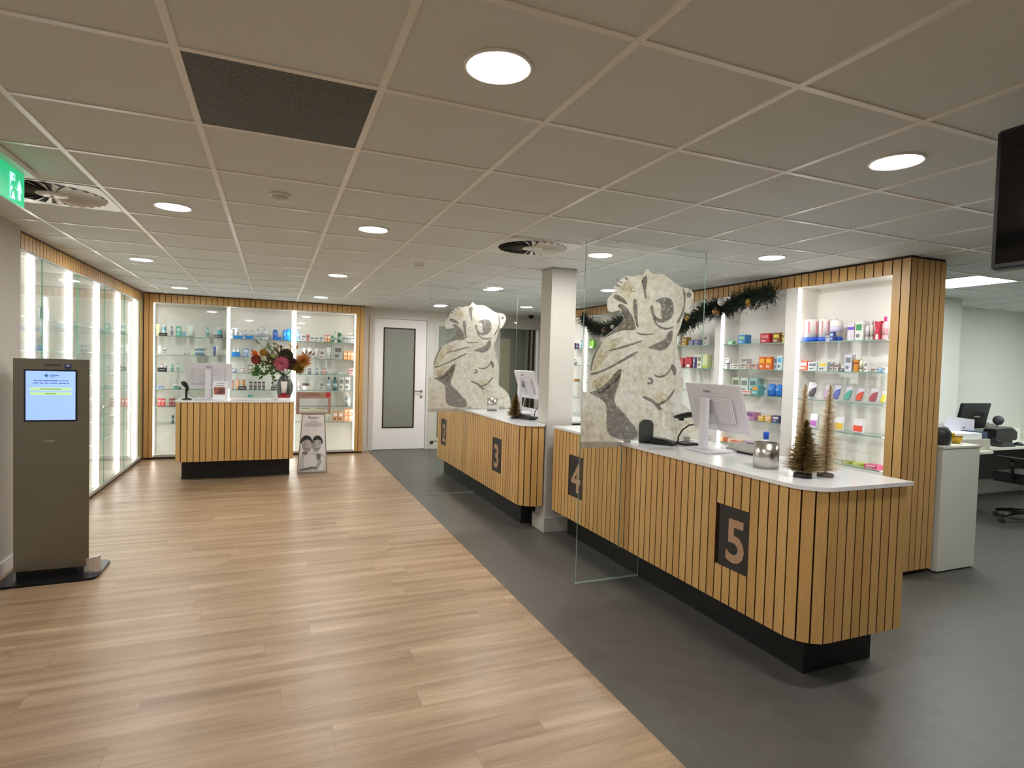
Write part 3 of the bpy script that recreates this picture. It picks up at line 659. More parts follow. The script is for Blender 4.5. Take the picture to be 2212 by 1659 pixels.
DARKS=[[(0.125, 1.369), (0.208, 1.406), (0.312, 1.505), (0.308, 1.477), (0.225, 1.388), (0.138, 1.351)], [(0.602, 1.506), (0.655, 1.488), (0.718, 1.513), (0.762, 1.572), (0.771, 1.568), (0.73, 1.499), (0.659, 1.472), (0.603, 1.492)], [(0.547, 1.472), (0.575, 1.482), (0.604, 1.459), (0.594, 1.43), (0.56, 1.425), (0.539, 1.443), (0.559, 1.444), (0.576, 1.439), (0.584, 1.458), (0.564, 1.465)], [(0.252, 2.188), (0.275, 2.167), (0.308, 2.156), (0.302, 2.149), (0.267, 2.155), (0.244, 2.175)], [(0.232, 2.164), (0.26, 2.138), (0.298, 2.128), (0.294, 2.121), (0.255, 2.127), (0.226, 2.152)], [(0.318, 2.207), (0.337, 2.186), (0.351, 2.205), (0.346, 2.177), (0.328, 2.176)], [(0.584, 1.928), (0.621, 1.868), (0.703, 1.847), (0.772, 1.871), (0.763, 1.859), (0.703, 1.831), (0.612, 1.854), (0.573, 1.918)], [(0.792, 1.901), (0.827, 1.961), (0.853, 2.03), (0.866, 2.021), (0.842, 1.952), (0.807, 1.883)], [(0.848, 2.155), (0.869, 2.08), (0.86, 2.011), (0.849, 1.991), (0.851, 2.078), (0.836, 2.154)], [(0.624, 1.272), (0.669, 1.292), (0.737, 1.33), (0.793, 1.399), (0.803, 1.389), (0.752, 1.316), (0.682, 1.272)], [(0.761, 1.591), (0.8, 1.563), (0.809, 1.515), (0.789, 1.491), (0.77, 1.524), (0.753, 1.567)], [(0.443, 1.808), (0.488, 1.796), (0.601, 1.806), (0.601, 1.798), (0.488, 1.784), (0.439, 1.798)], [(0.304, 1.962), (0.26, 1.99), (0.303, 2.008), (0.359, 1.97), (0.405, 1.908), (0.432, 1.845), (0.42, 1.818), (0.321, 1.819), (0.215, 1.777), (0.145, 1.734), (0.214, 1.792), (0.266, 1.836), (0.314, 1.871), (0.323, 1.913)], [(0.236, 2.068), (0.29, 2.063), (0.345, 2.025), (0.352, 1.998), (0.291, 2.02), (0.228, 2.04)], [(0.509, 2.228), (0.518, 2.187), (0.505, 2.139), (0.513, 2.036), (0.493, 2.072), (0.482, 2.137), (0.461, 2.173), (0.476, 2.207)], [(0.399, 2.047), (0.424, 2.047), (0.44, 2.004), (0.442, 1.882), (0.458, 1.841), (0.432, 1.846), (0.4, 1.982)], [(0.579, 2.041), (0.635, 2.071), (0.704, 2.08), (0.749, 2.057), (0.764, 1.986), (0.751, 1.937), (0.7, 1.896), (0.637, 1.882), (0.585, 1.909), (0.55, 1.964), (0.555, 2.016), (0.578, 2.003), (0.583, 1.956), (0.613, 1.92), (0.665, 1.909), (0.646, 1.95), (0.647, 2.007), (0.631, 2.035)], [(0.873, 2.119), (0.897, 2.132), (0.921, 2.117), (0.911, 2.09), (0.88, 2.092)], [(0.715, 1.821), (0.761, 1.842), (0.756, 1.746), (0.681, 1.674), (0.594, 1.69), (0.531, 1.694), (0.621, 1.735), (0.706, 1.772)], [(0.193, 1.663), (0.326, 1.702), (0.489, 1.754), (0.501, 1.743), (0.337, 1.687), (0.198, 1.657)], [(0.062, 1.505), (0.13, 1.511), (0.245, 1.564), (0.329, 1.612), (0.448, 1.672), (0.458, 1.658), (0.341, 1.594), (0.225, 1.536), (0.069, 1.477)], [(0.054, 1.364), (0.098, 1.373), (0.197, 1.425), (0.3, 1.542), (0.327, 1.533), (0.309, 1.449), (0.265, 1.328), (0.272, 1.282), (0.334, 1.235), (0.403, 1.16), (0.472, 1.102), (0.476, 1.017), (0.375, 1.021), (0.298, 1.03), (0.232, 1.06), (0.209, 1.116), (0.208, 1.273), (0.169, 1.31), (0.105, 1.341)], [(0.507, 1.348), (0.622, 1.311), (0.695, 1.243), (0.666, 1.229), (0.6, 1.291), (0.507, 1.329)], [(0.103, 1.674), (0.148, 1.739), (0.155, 1.728), (0.119, 1.665), (0.081, 1.573), (0.072, 1.514), (0.062, 1.518), (0.069, 1.591)]]
LIGHTS=[[(0.1, 1.464), (0.204, 1.503), (0.31, 1.547), (0.29, 1.505), (0.218, 1.439), (0.145, 1.387), (0.087, 1.391)], [(0.165, 1.699), (0.227, 1.742), (0.312, 1.772), (0.345, 1.757), (0.272, 1.703), (0.2, 1.622), (0.134, 1.552), (0.086, 1.505), (0.091, 1.564), (0.115, 1.629)], [(0.622, 1.32), (0.689, 1.378), (0.737, 1.33), (0.704, 1.282), (0.646, 1.282)], [(0.288, 2.113), (0.339, 2.172), (0.383, 2.166), (0.431, 2.096), (0.386, 2.093), (0.332, 2.098)], [(0.08, 1.446), (0.153, 1.465), (0.196, 1.457), (0.145, 1.401), (0.077, 1.382)]]
# ================================================================ STRUCTURE
XB = 1.50            # border between plank floor and dark floor
b = MB()
b.box(-2.3, XB, -3.0, 10.12, -0.05, 0.0, 0)
b.box(XB, 9.7, -3.0, 13.0, -0.05, 0.0, 1)
struct('floor', b, [M_FLOORW, M_FLOORD], 'light oak plank floor bordered by a dark grey vinyl walkway')
b = MB(); b.box(-2.3, 9.7, -3.0, 10.2, HT, HT + 0.04); b.box(2.3, 5.6, 10.2, 13.0, 2.6, 2.64)
struct('ceiling', b, M_CEIL, 'suspended ceiling of grey mineral tiles')
b = MB()
for i in range(-1, 19):
    x = -1.482 + 0.6 * i
    if x > -1.75: b.box(x - 0.012, x + 0.012, -3.0, 10.08, HT - 0.005, HT + 0.002)
for j in range(-7, 15):
    y = 1.379 + 0.6 * j
    b.box(-1.75, 9.65, y - 0.012, y + 0.012, HT - 0.0045, HT + 0.002)
struct('trim_1', b, M_GRID, 'white metal grid between the ceiling tiles')
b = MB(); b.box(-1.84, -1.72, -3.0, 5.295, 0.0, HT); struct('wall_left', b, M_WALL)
b = MB(); b.box(-1.72, -1.705, -3.0, 5.29, 0.0, 0.09); struct('baseboard_left', b, M_TRIM)
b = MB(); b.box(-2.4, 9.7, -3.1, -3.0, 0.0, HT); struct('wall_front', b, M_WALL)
b = MB(); b.box(9.6, 9.72, -3.0, 4.8, 0.0, HT); struct('wall_right', b, M_WALL2)
# back wall with door and window openings
D0, D1, DZ = 1.58, 2.50, 2.28
W = [(2.66, 3.72, 0.14, 2.25), (3.84, 4.72, 0.14, 2.27)]
YB = 10.10
b = MB()
b.box(1.26, D0, YB, YB + 0.12, 0, HT); b.box(D0, D1, YB, YB + 0.12, DZ, HT)
b.box(D1, W[0][0], YB, YB + 0.12, 0, HT)
b.box(W[0][0], W[0][1], YB, YB + 0.12, 0, W[0][2]); b.box(W[0][0], W[0][1], YB, YB + 0.12, W[0][3], HT)
b.box(W[0][1], W[1][0], YB, YB + 0.12, 0, HT)
b.box(W[1][0], W[1][1], YB, YB + 0.12, 0, W[1][2]); b.box(W[1][0], W[1][1], YB, YB + 0.12, W[1][3], HT)
b.box(W[1][1], 5.6, YB, YB + 0.12, 0, HT)
struct('wall_back', b, M_WALLB)
b = MB(); b.box(1.37, 1.50, YB - 0.015, YB, 0, 0.08); b.box(2.58, 5.0, YB - 0.015, YB, 0, 0.08); struct('baseboard_back', b, M_TRIM)
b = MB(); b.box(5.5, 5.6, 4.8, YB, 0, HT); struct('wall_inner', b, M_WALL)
b = MB(); b.box(4.81, 9.7, 4.69, 4.81, 0, HT); b.box(6.6, 7.345, 4.24, 4.69, 0, HT)
struct('wall_office', b, M_WALL2)
# corridor behind the glazing
b = MB(); b.box(2.3, 5.7, 12.6, 12.7, 0, 2.6); b.box(2.3, 2.4, 10.22, 12.6, 0, 2.6); b.box(5.5, 5.6, 10.22, 12.6, 0, 2.6)
struct('wall_corridor', b, noisy('corridor_paint', '8E9184', '94978A', 0.8, 30))
b = MB(); b.box(4.02, 4.55, 11.2, 11.5, 0, 2.08); struct('wall_niche', b, noisy('niche_paint', 'C9C2A8', 'CFC8B0', 0.8, 20))
t = thing('ceiling_panel_light', 'unseen light panel added to brighten the corridor behind the inner windows', 'ceiling light', (3.6, 11.3, 2.6))
b = MB(); b.box(3.3, 3.9, 11.0, 11.6, 2.592, 2.599); part('diffuser', b, mat('corridor_fill_panel', (1.0, .98, .93), .5, emit=30), t)  # unseen lamp added to brighten the corridor behind the glazing
# windows: frame (structure), glass, mullions
for k, (x0, x1, z0, z1) in enumerate(W):
    w = MB(); f = 0.05
    w.box(x0, x1, YB - 0.02, YB + 0.08, z0, z0 + f); w.box(x0, x1, YB - 0.02, YB + 0.08, z1 - f, z1)
    w.box(x0, x0 + f, YB - 0.02, YB + 0.08, z0 + f, z1 - f); w.box(x1 - f, x1, YB - 0.02, YB + 0.08, z0 + f, z1 - f)
    wo = struct('window_%d' % (k + 1), w, M_TRIM, ['glazed side panel beside the white door', 'inner window with dark frames behind the white column'][k])
    g = MB(); g.box(x0 + f, x1 - f, YB + 0.02, YB + 0.03, z0 + f, z1 - f); part('pane', g, M_GLASS, wo)
    mm = MB()
    if k == 0:
        mm.box(3.04, 3.10, YB - 0.01, YB + 0.06, z0 + f, z1 - f)
        part('mullion', mm, M_TRIM, wo)
    else:
        mm.box(4.47, 4.51, YB - 0.012, YB + 0.015, z0 + f, z1 - f); mm.box(4.56, 4.60, YB - 0.012, YB + 0.015, z0 + f, z1 - f)
        part('mullion', mm, M_DARKTRIM, wo, 'dark brown window mullions')
# low grille in the glazing
gr = MB(); gr.box(2.60, 2.655, YB - 0.022, YB, 0.09, 0.14); 
for i in range(4): gr.box(2.60, 2.655, YB - 0.026, YB - 0.02, 0.094 + 0.011 * i, 0.099 + 0.011 * i)
solo('wall_grille', gr, M_DGREY, (2.63, YB - 0.01, 0.09), 'small dark wall grille low beside the white door frame', 'grille')
# door_1
dfr = MB(); dfr.box(1.50, D0, YB - 0.02, YB + 0.1, 0, 2.34); dfr.box(D1, 2.58, YB - 0.02, YB + 0.1, 0, 2.34); dfr.box(D0, D1, YB - 0.02, YB + 0.1, DZ, 2.34)
struct('trim_2', dfr, M_TRIM, 'white frame around the door')
gx0, gx1, gz0, gz1 = 1.74, 2.30, 0.38, 2.13
d = MB()
y0, y1 = YB + 0.005, YB + 0.045
d.box(D0 + .004, gx0, y0, y1, 0.008, DZ - .004); d.box(gx1, D1 - .004, y0, y1, 0.008, DZ - .004)
d.box(gx0, gx1, y0, y1, 0.008, gz0); d.box(gx0, gx1, y0, y1, gz1, DZ - .004)
door = struct('door_1', d, mat('door_white', 'FBF9F8', 0.4), 'white door with a tall frosted pane and brown beading')
p = MB(); p.box(gx0 + .02, gx1 - .02, y0 + .012, y0 + .02, gz0 + .02, gz1 - .02); part('pane', p, M_FROST, door)
p = MB()
for q in ((gx0, gx0 + .02, gz0, gz1), (gx1 - .02, gx1, gz0, gz1), (gx0 + .02, gx1 - .02, gz0, gz0 + .02), (gx0 + .02, gx1 - .02, gz1 - .02, gz1)):
    p.box(q[0], q[1], y0 - .006, y0 + .03, q[2], q[3])
part('glazing_bead', p, M_DARKTRIM, door, 'dark brown glazing bead')
p = MB(); p.cyl((2.42, y0 - .008, 1.03), .027, .008, 20, axis='y'); p.tube([(2.42, y0, 1.03), (2.42, y0 - .045, 1.03), (2.40, y0 - .052, 1.03), (2.29, y0 - .052, 1.035)], .010, 10)
part('door_handle', p, M_ALU, door)
p = MB(); p.cyl((2.42, y0 - .010, 0.93), .024, .010, 20, axis='y'); p.box(2.414, 2.426, y0 - .014, y0 - .009, .92, .94)
part('keyhole_rosette', p, M_ALU, door)

# white column
b = MB(); b.box(2.345, 2.60, 4.80, 5.02, 0, HT); b.box(2.325, 2.60, 4.78, 5.04, 0, 0.135); b.bm.faces.ensure_lookup_table()
col = struct('column', b, noisy('column_paint', 'BEBBB3', 'C4C1B9', 0.6, 40), 'square white column between counters 3 and 4'); 
b = MB(); b.box(2.34, 2.605, 4.795, 5.025, HT - 0.006, HT - 0.001); struct('trim_3', b, M_GREY)

# ================================================================ CEILING FITTINGS
SPOTS = [
 (0.618, 1.679, 'large round ceiling downlight, nearest, above the plank floor in the middle'),
 (2.418, 1.679, 'round ceiling downlight right of the nearest one, close to the hanging screen'),
 (-0.582, 4.079, 'round ceiling downlight beside the left swirl air vent'),
 (-1.182, 6.479, 'round ceiling downlight above the left glass cabinet, nearer one'),
 (-1.182, 8.879, 'small round ceiling downlight in the far left corner'),
 (0.618, 4.079, 'round ceiling downlight straight behind the nearest, second in the middle row'),
 (0.618, 6.479, 'round ceiling downlight, third in the middle row'),
 (0.618, 8.879, 'round ceiling downlight, last in the middle row, before the back cabinet'),
 (2.418, 4.079, 'round ceiling downlight seen just inside the left edge of the nearer glass screen'),
 (3.618, 3.479, 'round ceiling downlight over counter 5, before the near shelving bay'),
 (2.418, 6.479, 'round ceiling downlight left of the white column top'),
 (3.618, 8.279, 'small round ceiling downlight touching the column, far behind counter 3'),
 (2.418, 8.879, 'small round ceiling downlight above the door, behind the farther glass screen'),
 (3.618, 5.879, 'round ceiling downlight seen through the printed beak of the nearer glass screen'),
 (0.618, -0.721, 'unseen round ceiling downlight added behind the viewer, middle row'),  # from here on: unseen lamps continuing the rows, added for their light
 (2.418, -0.721, 'unseen round ceiling downlight added behind the viewer, right row'),
 (-1.182, -0.721, 'unseen round ceiling downlight added behind the viewer, left row'),
 (4.818, 1.679, 'unseen round ceiling downlight added beyond the hanging screen'),
]
for x, y, lab in SPOTS:
    t = thing('ceiling_downlight', lab, 'ceiling light', (x, y, HT), 'round ceiling downlights')
    r = MB(); r.lathe([(0.090, -0.002), (0.098, -0.008), (0.105, -0.006), (0.107, 0.0), (0.088, 0.0)], (x, y, HT), 36); part('trim_ring', r, M_WHITE, t)
    r = MB(); r.lathe([(0.0, -0.0045), (0.091, -0.0045), (0.091, -0.001)], (x, y, HT), 36); part('diffuser', r, M_LAMP, t)
# office panel light
t = thing('ceiling_panel_light', 'bright square light panel in the office ceiling at the right', 'ceiling light', (6.018, 3.479, HT))
r = MB(); r.box(5.725, 6.311, 3.186, 3.772, HT - .004, HT - .001); part('diffuser', r, M_PANEL, t)
r = MB()
for q in ((5.718, 5.727, 3.179, 3.779), (6.309, 6.318, 3.179, 3.779), (5.727, 6.309, 3.179, 3.188), (5.727, 6.309, 3.77, 3.779)):
    r.box(q[0], q[1], q[2], q[3], HT - .008, HT - .001)
part('frame', r, M_WHITE, t)
t = thing('ceiling_panel_light', 'unseen square light panel added deeper in the office, outside the view', 'ceiling light', (8.418, 2.879, HT))
r = MB(); r.box(8.125, 8.711, 2.586, 3.172, HT - .004, HT - .001); part('diffuser', r, M_PANEL, t)  # extra office lamp outside the view, added for its light
# dark grille tile
t = thing('ceiling_grille', 'dark grey perforated panel filling one ceiling tile', 'vent', (0.018, 2.279, HT))
m = mat('perforated_panel', '4C4D48', 0.6)
N, L, bb = nodes(m); tc = N.new('ShaderNodeTexCoord'); vo = N.new('ShaderNodeTexVoronoi'); vo.inputs['Scale'].default_value = 140
L.new(tc.outputs['Object'], vo.inputs['Vector']); rr = ramp(N, ((0.25, '1E1F1C'), (0.5, '585A54'))); L.new(vo.outputs['Distance'], rr.inputs[0]); L.new(rr.outputs[0], bb.inputs['Base Color'])
r = MB(); r.box(-0.270, 0.306, 1.991, 2.567, HT - .003, HT - .0005); part('perforated_panel', r, m, t)
# swirl vents
def swirl(x, y, lab):
    t = thing('ceiling_air_vent', lab, 'vent', (x, y, HT), 'swirl air vents')
    r = MB(); s = 0.287
    ring = 48
    outer = []
    for i in range(ring):
        a = 2 * PI * (i + .5) / ring; k = s / max(abs(math.cos(a)), abs(math.sin(a)))
        outer.append((x + math.cos(a) * k, y + math.sin(a) * k))
    A = [r.bm.verts.new((x + .262 * math.cos(2 * PI * (i + .5) / ring), y + .262 * math.sin(2 * PI * (i + .5) / ring), HT - .007)) for i in range(ring)]
    B = [r.bm.verts.new((p[0], p[1], HT - .007)) for p in outer]
    for i in range(ring): r.bm.faces.new((A[i], A[(i + 1) % ring], B[(i + 1) % ring], B[i]))
    part('face_plate', r, mat('vent_plate', 'E3E3DE', 0.3), t)
    r = MB(); r.cyl((x, y, HT - .0042), .264, .003, 48); part('plenum', r, mat('vent_dark', '1B1A18', 0.7), t)
    r = MB(); nb = 26
    for i in range(nb):
        a = 2 * PI * i / nb; ca, sa = math.cos(a), math.sin(a)
        def pt(rad, tw, z): return (x + ca * rad - sa * tw, y + sa * rad + ca * tw, HT + z)
        v = [r.bm.verts.new(pt(*q)) for q in ((.07, -.006, -.005), (.26, -.022, -.0055), (.26, .012, -.017), (.07, .005, -.014))]
        r.bm.faces.new(v)
    part('blades', r, mat('vent_blade', 'D6D5CF', 0.25), t)
    r = MB(); r.lathe([(0, -.022), (.03, -.021), (.075, -.014), (.08, -.006)], (x, y, HT), 30); part('hub', r, mat('vent_plate'), t)
    r = MB(); r.ball((x, y, HT - .024), .008, 10); part('screw', r, M_CHROME, t)
swirl(-1.182, 4.079, 'square swirl air vent beside the green exit sign')
swirl(1.818, 4.079, 'square swirl air vent left of the glass screen top, before the column')
for x, y, lab in ((0.018, 3.479, 'round white smoke detector behind the dark ceiling grille'), (1.218, 5.279, 'round smoke detector farther back, before the door')):
    t = thing('smoke_detector', lab, 'smoke detector', (x, y, HT), 'smoke detectors')
    r = MB(); r.lathe([(.052, 0), (.055, -.012), (.050, -.016)], (x, y, HT), 28); part('base_ring', r, M_WHITE, t)
    r = MB(); r.lathe([(.045, -.016), (.045, -.028), (.03, -.038), (0, -.04)], (x, y, HT), 28); part('sensor_head', r, mat('detector_white', 'DAD7CF', .5), t)
t = thing('dome_camera', 'small black dome camera on the ceiling right of the far windows', 'camera', (4.30, 9.62, HT))
r = MB(); r.cyl((4.30, 9.62, HT - .018), .055, .018, 24); part('mount', r, M_DGREY, t)
r = MB(); r.lathe([(.045, -.018), (.042, -.04), (.025, -.058), (0, -.063)], (4.30, 9.62, HT), 24); part('dome', r, M_BLACK, t)

# exit sign
t = thing('exit_sign', 'green lit emergency exit sign with running figure and arrow', 'sign', (-1.17, 3.43, HT))
r = MB(); r.box(-1.215, -1.125, 3.20, 3.66, HT - .03, HT - .004); part('housing', r, M_WHITE, t)
r = MB(); r.box(-1.176, -1.164, 3.22, 3.63, 2.258, HT - .03); so = part('sign_plate', r, mat('exit_green', (0.0, 0.28, 0.12), .3, emit=1.6), t)
mw = mat('exit_white', (0.45, 0.95, 0.85), .4, emit=1.3)
xa, xb = -1.164, -1.161
r = MB(); r.prism([(3.595, 2.32), (3.575, 2.33), (3.575, 2.28), (3.555, 2.28), (3.555, 2.33), (3.535, 2.32), (3.565, 2.375)], xa, xb, 'x'); part('arrow', r, mw, so)
r = MB(); r.box(xa, xb, 3.46, 3.51, 2.27, 2.39); part('pictogram_door', r, mw, so)
g2 = mat('exit_green')
r = MB(); r.prism([(3.505, 2.375), (3.495, 2.385), (3.485, 2.375), (3.495, 2.365)], xb, xb + .001, 'x')
r.prism([(3.50, 2.36), (3.47, 2.35), (3.455, 2.325), (3.465, 2.32), (3.477, 2.337), (3.483, 2.32), (3.465, 2.30), (3.46, 2.275), (3.47, 2.275), (3.476, 2.296), (3.497, 2.31), (3.505, 2.28), (3.515, 2.28), (3.507, 2.318), (3.498, 2.335), (3.51, 2.33), (3.522, 2.338), (3.518, 2.345)], xb, xb + .001, 'x')
part('running_figure', r, g2, so)
# hanging screen (top right)
t = thing('hanging_screen', 'black flat screen hanging from the ceiling at the right edge', 'screen', (2.24, 0.80, HT))
r = MB(); r.box(2.215, 2.262, 0.36, 1.20, 1.905, 2.365); r.bevel(.006); part('housing', r, M_BLACK, t)
r = MB(); r.box(2.2125, 2.2155, 0.375, 1.185, 1.925, 2.352); part('display', r, mat('screen_off', '050506', .08), t)
r = MB(); r.tube([(2.285, .78, HT - .002), (2.285, .78, 2.1)], .018, 12); r.box(2.26, 2.30, .72, .84, 2.08, 2.2); part('ceiling_mount', r, M_DGREY, t)

# ================================================================ COUNTERS
def digit(s, origin, parent, xdir, size):
    return text('number', s, size, origin, xdir, (0, 0, 1), M_TAN, parent, .0015, size * .022, stretch=0.95, label='tan number ' + s)
def counter(name, label, outer, top, plinth, base, pitch, holes, numbers, xf, zt=1.0, zb=.235, loop=None):
    t = thing(name, label, 'counter', base)
    b = MB(); slats(b, outer, zb, zt - .022, pitch, .0075, .014, holes); part('slat_cladding', b, [M_SLAT, M_SLATSIDE], t)
    # dark backing just inside the slats
    b = MB(); b.prism(loop, zb + .004, zt - .022); part('carcass', b, M_SLATBACK, t)
    b = MB(); b.prism(top, zt - .02, zt); part('countertop', b, M_TOP, t)
    b = MB(); b.prism(plinth, 0.0, zb + .004); part('plinth', b, M_PLINTH, t)
    for s, y0, y1 in numbers:
        b = MB(); b.box(xf + .004, xf + .019, y0, y1, .44, .79); pl = part('number_plate', b, M_PLATE, t)
        digit(s, (xf + .004, (y0 + y1) / 2, .49), pl, (0, -1, 0), .33)
    return t
R_ = .15
# counter with numbers 4 and 5 (near)
xf = 2.36; yn = 1.96; yf = 4.70; xr = 3.03
outer = [(xf, yf)] + [(xf, yn + R_)] + arc(xf + R_, yn + R_, R_, 180, 270)[1:] + [(xr, yn)]
P5 = 0.0625
n_ = 0
i5 = .017
loop = [(xf + i5, yf)] + [(xf + i5, yn + R_)] + arc(xf + R_, yn + R_, R_ - i5, 180, 270)[1:] + [(xr, yn + i5), (xr, yf)]
tp = [(xf - .012, yf + .005)] + arc(xf + R_, yn + R_, R_ + .012, 180, 270) + [(xr + .03, yn - .012), (xr + .04, yf + .005)]
pl = [(2.53, yf), (2.53, 2.115), (xr - .002, 2.115), (xr - .002, yf)]
def hole(y0, y1): return (yf - y1, yf - y0, .44, .79)
h5, h4 = (2.318, 2.568), (4.14, 4.39)
counter('service_counter', 'slatted oak service counter with numbers 4 and 5, white top', outer, tp, pl, (2.7, 3.3, 0), P5, [hole(*h5), hole(*h4)], [('5', *h5), ('4', *h4)], xf, loop=loop)
# counter with numbers 2 and 3 (far)
xf = 2.12; yn = 4.84; yf = 7.95; xr = 3.0
outer = arc(xf + R_, yf - R_, R_, 90, 180)[:-1] + [(xf, yf - R_), (xf, yn + R_)] + arc(xf + R_, yn + R_, R_, 180, 270)[1:] + [(2.335, yn)]
outer = [(xr, yf)] + outer
loop = [(2.335, 5.06), (xr, 5.06), (xr, yf - i5)] + arc(xf + R_, yf - R_, R_ - i5, 90, 180) + arc(xf + R_, yn + R_, R_ - i5, 180, 270) + [(2.335, yn + i5)]
tp = [(2.335, 5.055), (xr + .03, 5.055), (xr + .03, yf + .012)] + arc(xf + R_, yf - R_, R_ + .012, 90, 180) + arc(xf + R_, yn + R_, R_ + .012, 180, 270) + [(2.335, yn - .012)]
pl = [(2.33, 5.05), (xr - .1, 5.05), (xr - .1, 7.88), (2.24, 7.88), (2.24, 5.12), (2.33, 5.12)]
L0 = (xr - xf - R_) + R_ * PI / 2
def hole(y0, y1): return (L0 + yf - R_ - y1, L0 + yf - R_ - y0, .44, .79)
h3, h2 = (5.40, 5.65), (7.385, 7.635)
counter('service_counter', 'slatted oak service counter with numbers 2 and 3 behind the column', outer, tp, pl, (2.6, 6.4, 0), P5, [hole(*h3), hole(*h2)], [('3', *h3), ('2', *h2)], xf, loop=loop)
# small desk by the back cabinet
x0, x1, y0, y1 = -1.09, .245, 7.93, 8.50
rr = .05
outer = [(x0, y1), (x0, y0 + rr)] + arc(x0 + rr, y0 + rr, rr, 180, 270, 4)[1:] + [(x1 - rr, y0)] + arc(x1 - rr, y0 + rr, rr, 270, 360, 4)[1:] + [(x1, y1)]
loop = [(x0 + .017, y1), (x0 + .017, y0 + .05)] + [(x0 + .05, y0 + .017), (x1 - .05, y0 + .017)] + [(x1 - .017, y0 + .05), (x1 - .017, y1)]
tp = [(x0 - .01, y1 + .005), (x0 - .01, y0 + .03), (x0 + .03, y0 - .01), (x1 - .03, y0 - .01), (x1 + .01, y0 + .03), (x1 + .01, y1 + .005)]
pl = [(-1.055, 8.40), (-1.055, 8.21), (.205, 8.21), (.205, 8.40)]
counter('service_desk', 'small slatted oak desk with white top in front of the back cabinet', outer, tp, pl, (-.42, 8.2, 0), .0668, [], [], xf, zb=.255, loop=loop)

# ================================================================ DISPLAY CABINETS
M_BAND = mat('door_rail', 'B9B6AE', .35)
LB = [1.83, 1.55, 1.30, 1.04, .78, .525]
LR = [1.825, 1.567, 1.312, 1.058, .79]
# back cabinet (faces -y)
YF = 9.83
t = thing('display_cabinet', 'lit glass-fronted display cabinet along the back wall, oak slat surround', 'display cabinet', (-.2, 9.98, 0))
b = MB(); b.box(-1.64, 1.24, 10.15, 10.17, .03, 2.32); b.box(-1.66, -1.64, 9.86, 10.17, .03, 2.32); b.box(1.24, 1.26, 9.86, 10.17, .03, 2.32)
b.box(-1.64, 1.24, 9.86, 10.15, 2.305, 2.325); b.box(-1.64, 1.24, 9.86, 10.15, .03, .05); part('carcass', b, M_CAB, t)
b = MB(); b.box(-1.64, 1.24, YF + .0185, YF + .03, 2.318, HT - .012); part('fascia_backing', b, M_SLATBACK, t)
b = MB(); slats(b, [(-1.64, YF), (1.24, YF)], 2.318, HT - .016, .0765, .008, .018); part('slat_fascia', b, [M_SLAT, M_SLATSIDE], t)
for q in ((-1.755, -1.700), (-1.692, -1.64), (1.24, 1.300), (1.308, 1.372)):
    b = MB(); b.box(q[0], q[1], YF, YF + .03, .03, HT - .016); part('side_stile', b, M_SLAT, t)
b = MB(); b.box(1.358, 1.371, YF + .03, 10.09, .03, HT - .016); part('side_panel', b, M_SLAT, t)
b = MB(); b.box(-1.75, 1.372, YF + .004, 10.09, HT - .015, HT - .001); part('shadow_gap_strip', b, M_DARKTRIM, t)  # dark strip in place of the shadow gap under the ceiling
b = MB(); b.box(-1.75, 1.368, YF + .03, 10.09, 0, .03); part('plinth', b, M_DARKTRIM, t)
b = MB(); b.box(-1.70, -1.69, YF + .02, YF + .03, .03, HT - .02); part('joint_strip', b, M_SLATBACK, t)
b = MB(); b.box(1.298, 1.31, YF + .02, YF + .03, .03, HT - .02); part('joint_strip', b, M_SLATBACK, t)
for x in (-.665, .285):
    b = MB(); b.box(x - .018, x + .018, 9.865, 10.15, .05, 2.305); part('divider', b, M_CAB, t)
for x, ok in ((-1.632, 1), (-.638, 1), (.258, 1), (.312, 1), (1.228, 1)):
    b = MB(); b.box(x - .006, x + .006, 9.85, 9.866, .06, 2.29); part('light_strip', b, M_LED, t)
for (xa_, xb_) in ((-1.62, -.69), (-.62, .24), (.33, 1.215)):
    for z in LB:
        b = MB(); b.box(xa_, xb_, 9.872, 10.148, z - .008, z - .0005, 0)
        b.bm.normal_update()
        for f in b.bm.faces:
            if abs(f.normal.z) < .5: f.material_index = 1
        part('shelf', b, [M_SHELFGLASS, M_GEDGE], t)
def gdoor(t, x0, x1, y0, y1, z0, z1, ax, edge):
    b = MB(); b.box(x0, x1, y0, y1, z0, z1); b.bm.normal_update()
    for f in b.bm.faces:
        if abs(getattr(f.normal, ax)) < .5: f.material_index = 1
    return part('glass_door', b, [M_DOORGLASS, edge], t)
for (xa_, xb_) in ((-1.625, -.668), (-.662, .283), (.289, 1.235)):
    gdoor(t, xa_, xb_, 9.836, 9.842, .07, 2.30, 'y', M_GEDGE)
b = MB(); b.box(-1.63, 1.235, 9.834, 9.85, .032, .066); part('door_rail', b, M_BAND, t)
# left cabinet (faces +x)
XF = -1.77
t = thing('display_cabinet', 'lit glass-fronted display cabinet along the left wall behind the kiosk', 'display cabinet', (-1.95, 7.5, 0))
YA, YZ = 5.30, 9.825
b = MB(); b.box(-2.17, -2.15, YA, YZ, .03, 2.32); b.box(-2.15, -1.80, YA + .01, YA + .04, .03, 2.32)
b.box(-2.15, -1.80, YA, YZ, 2.305, 2.325); b.box(-2.15, -1.80, YA, YZ, .03, .05); b.box(-2.15, -1.80, 9.72, 9.74, .05, 2.305); part('carcass', b, M_CAB, t)
b = MB(); slats(b, [(XF, 5.30), (XF, 9.74)], 2.318, HT - .016, .0765, .008, .018); part('slat_fascia', b, [M_SLAT, M_SLATSIDE], t)
for q in ((9.73, 9.776, HT - .016), (9.782, 9.826, HT - .016), (5.30, 5.345, 2.316)):
    b = MB(); b.box(XF - .02, XF, q[0], q[1], .03, q[2]); part('side_stile', b, M_SLAT, t)
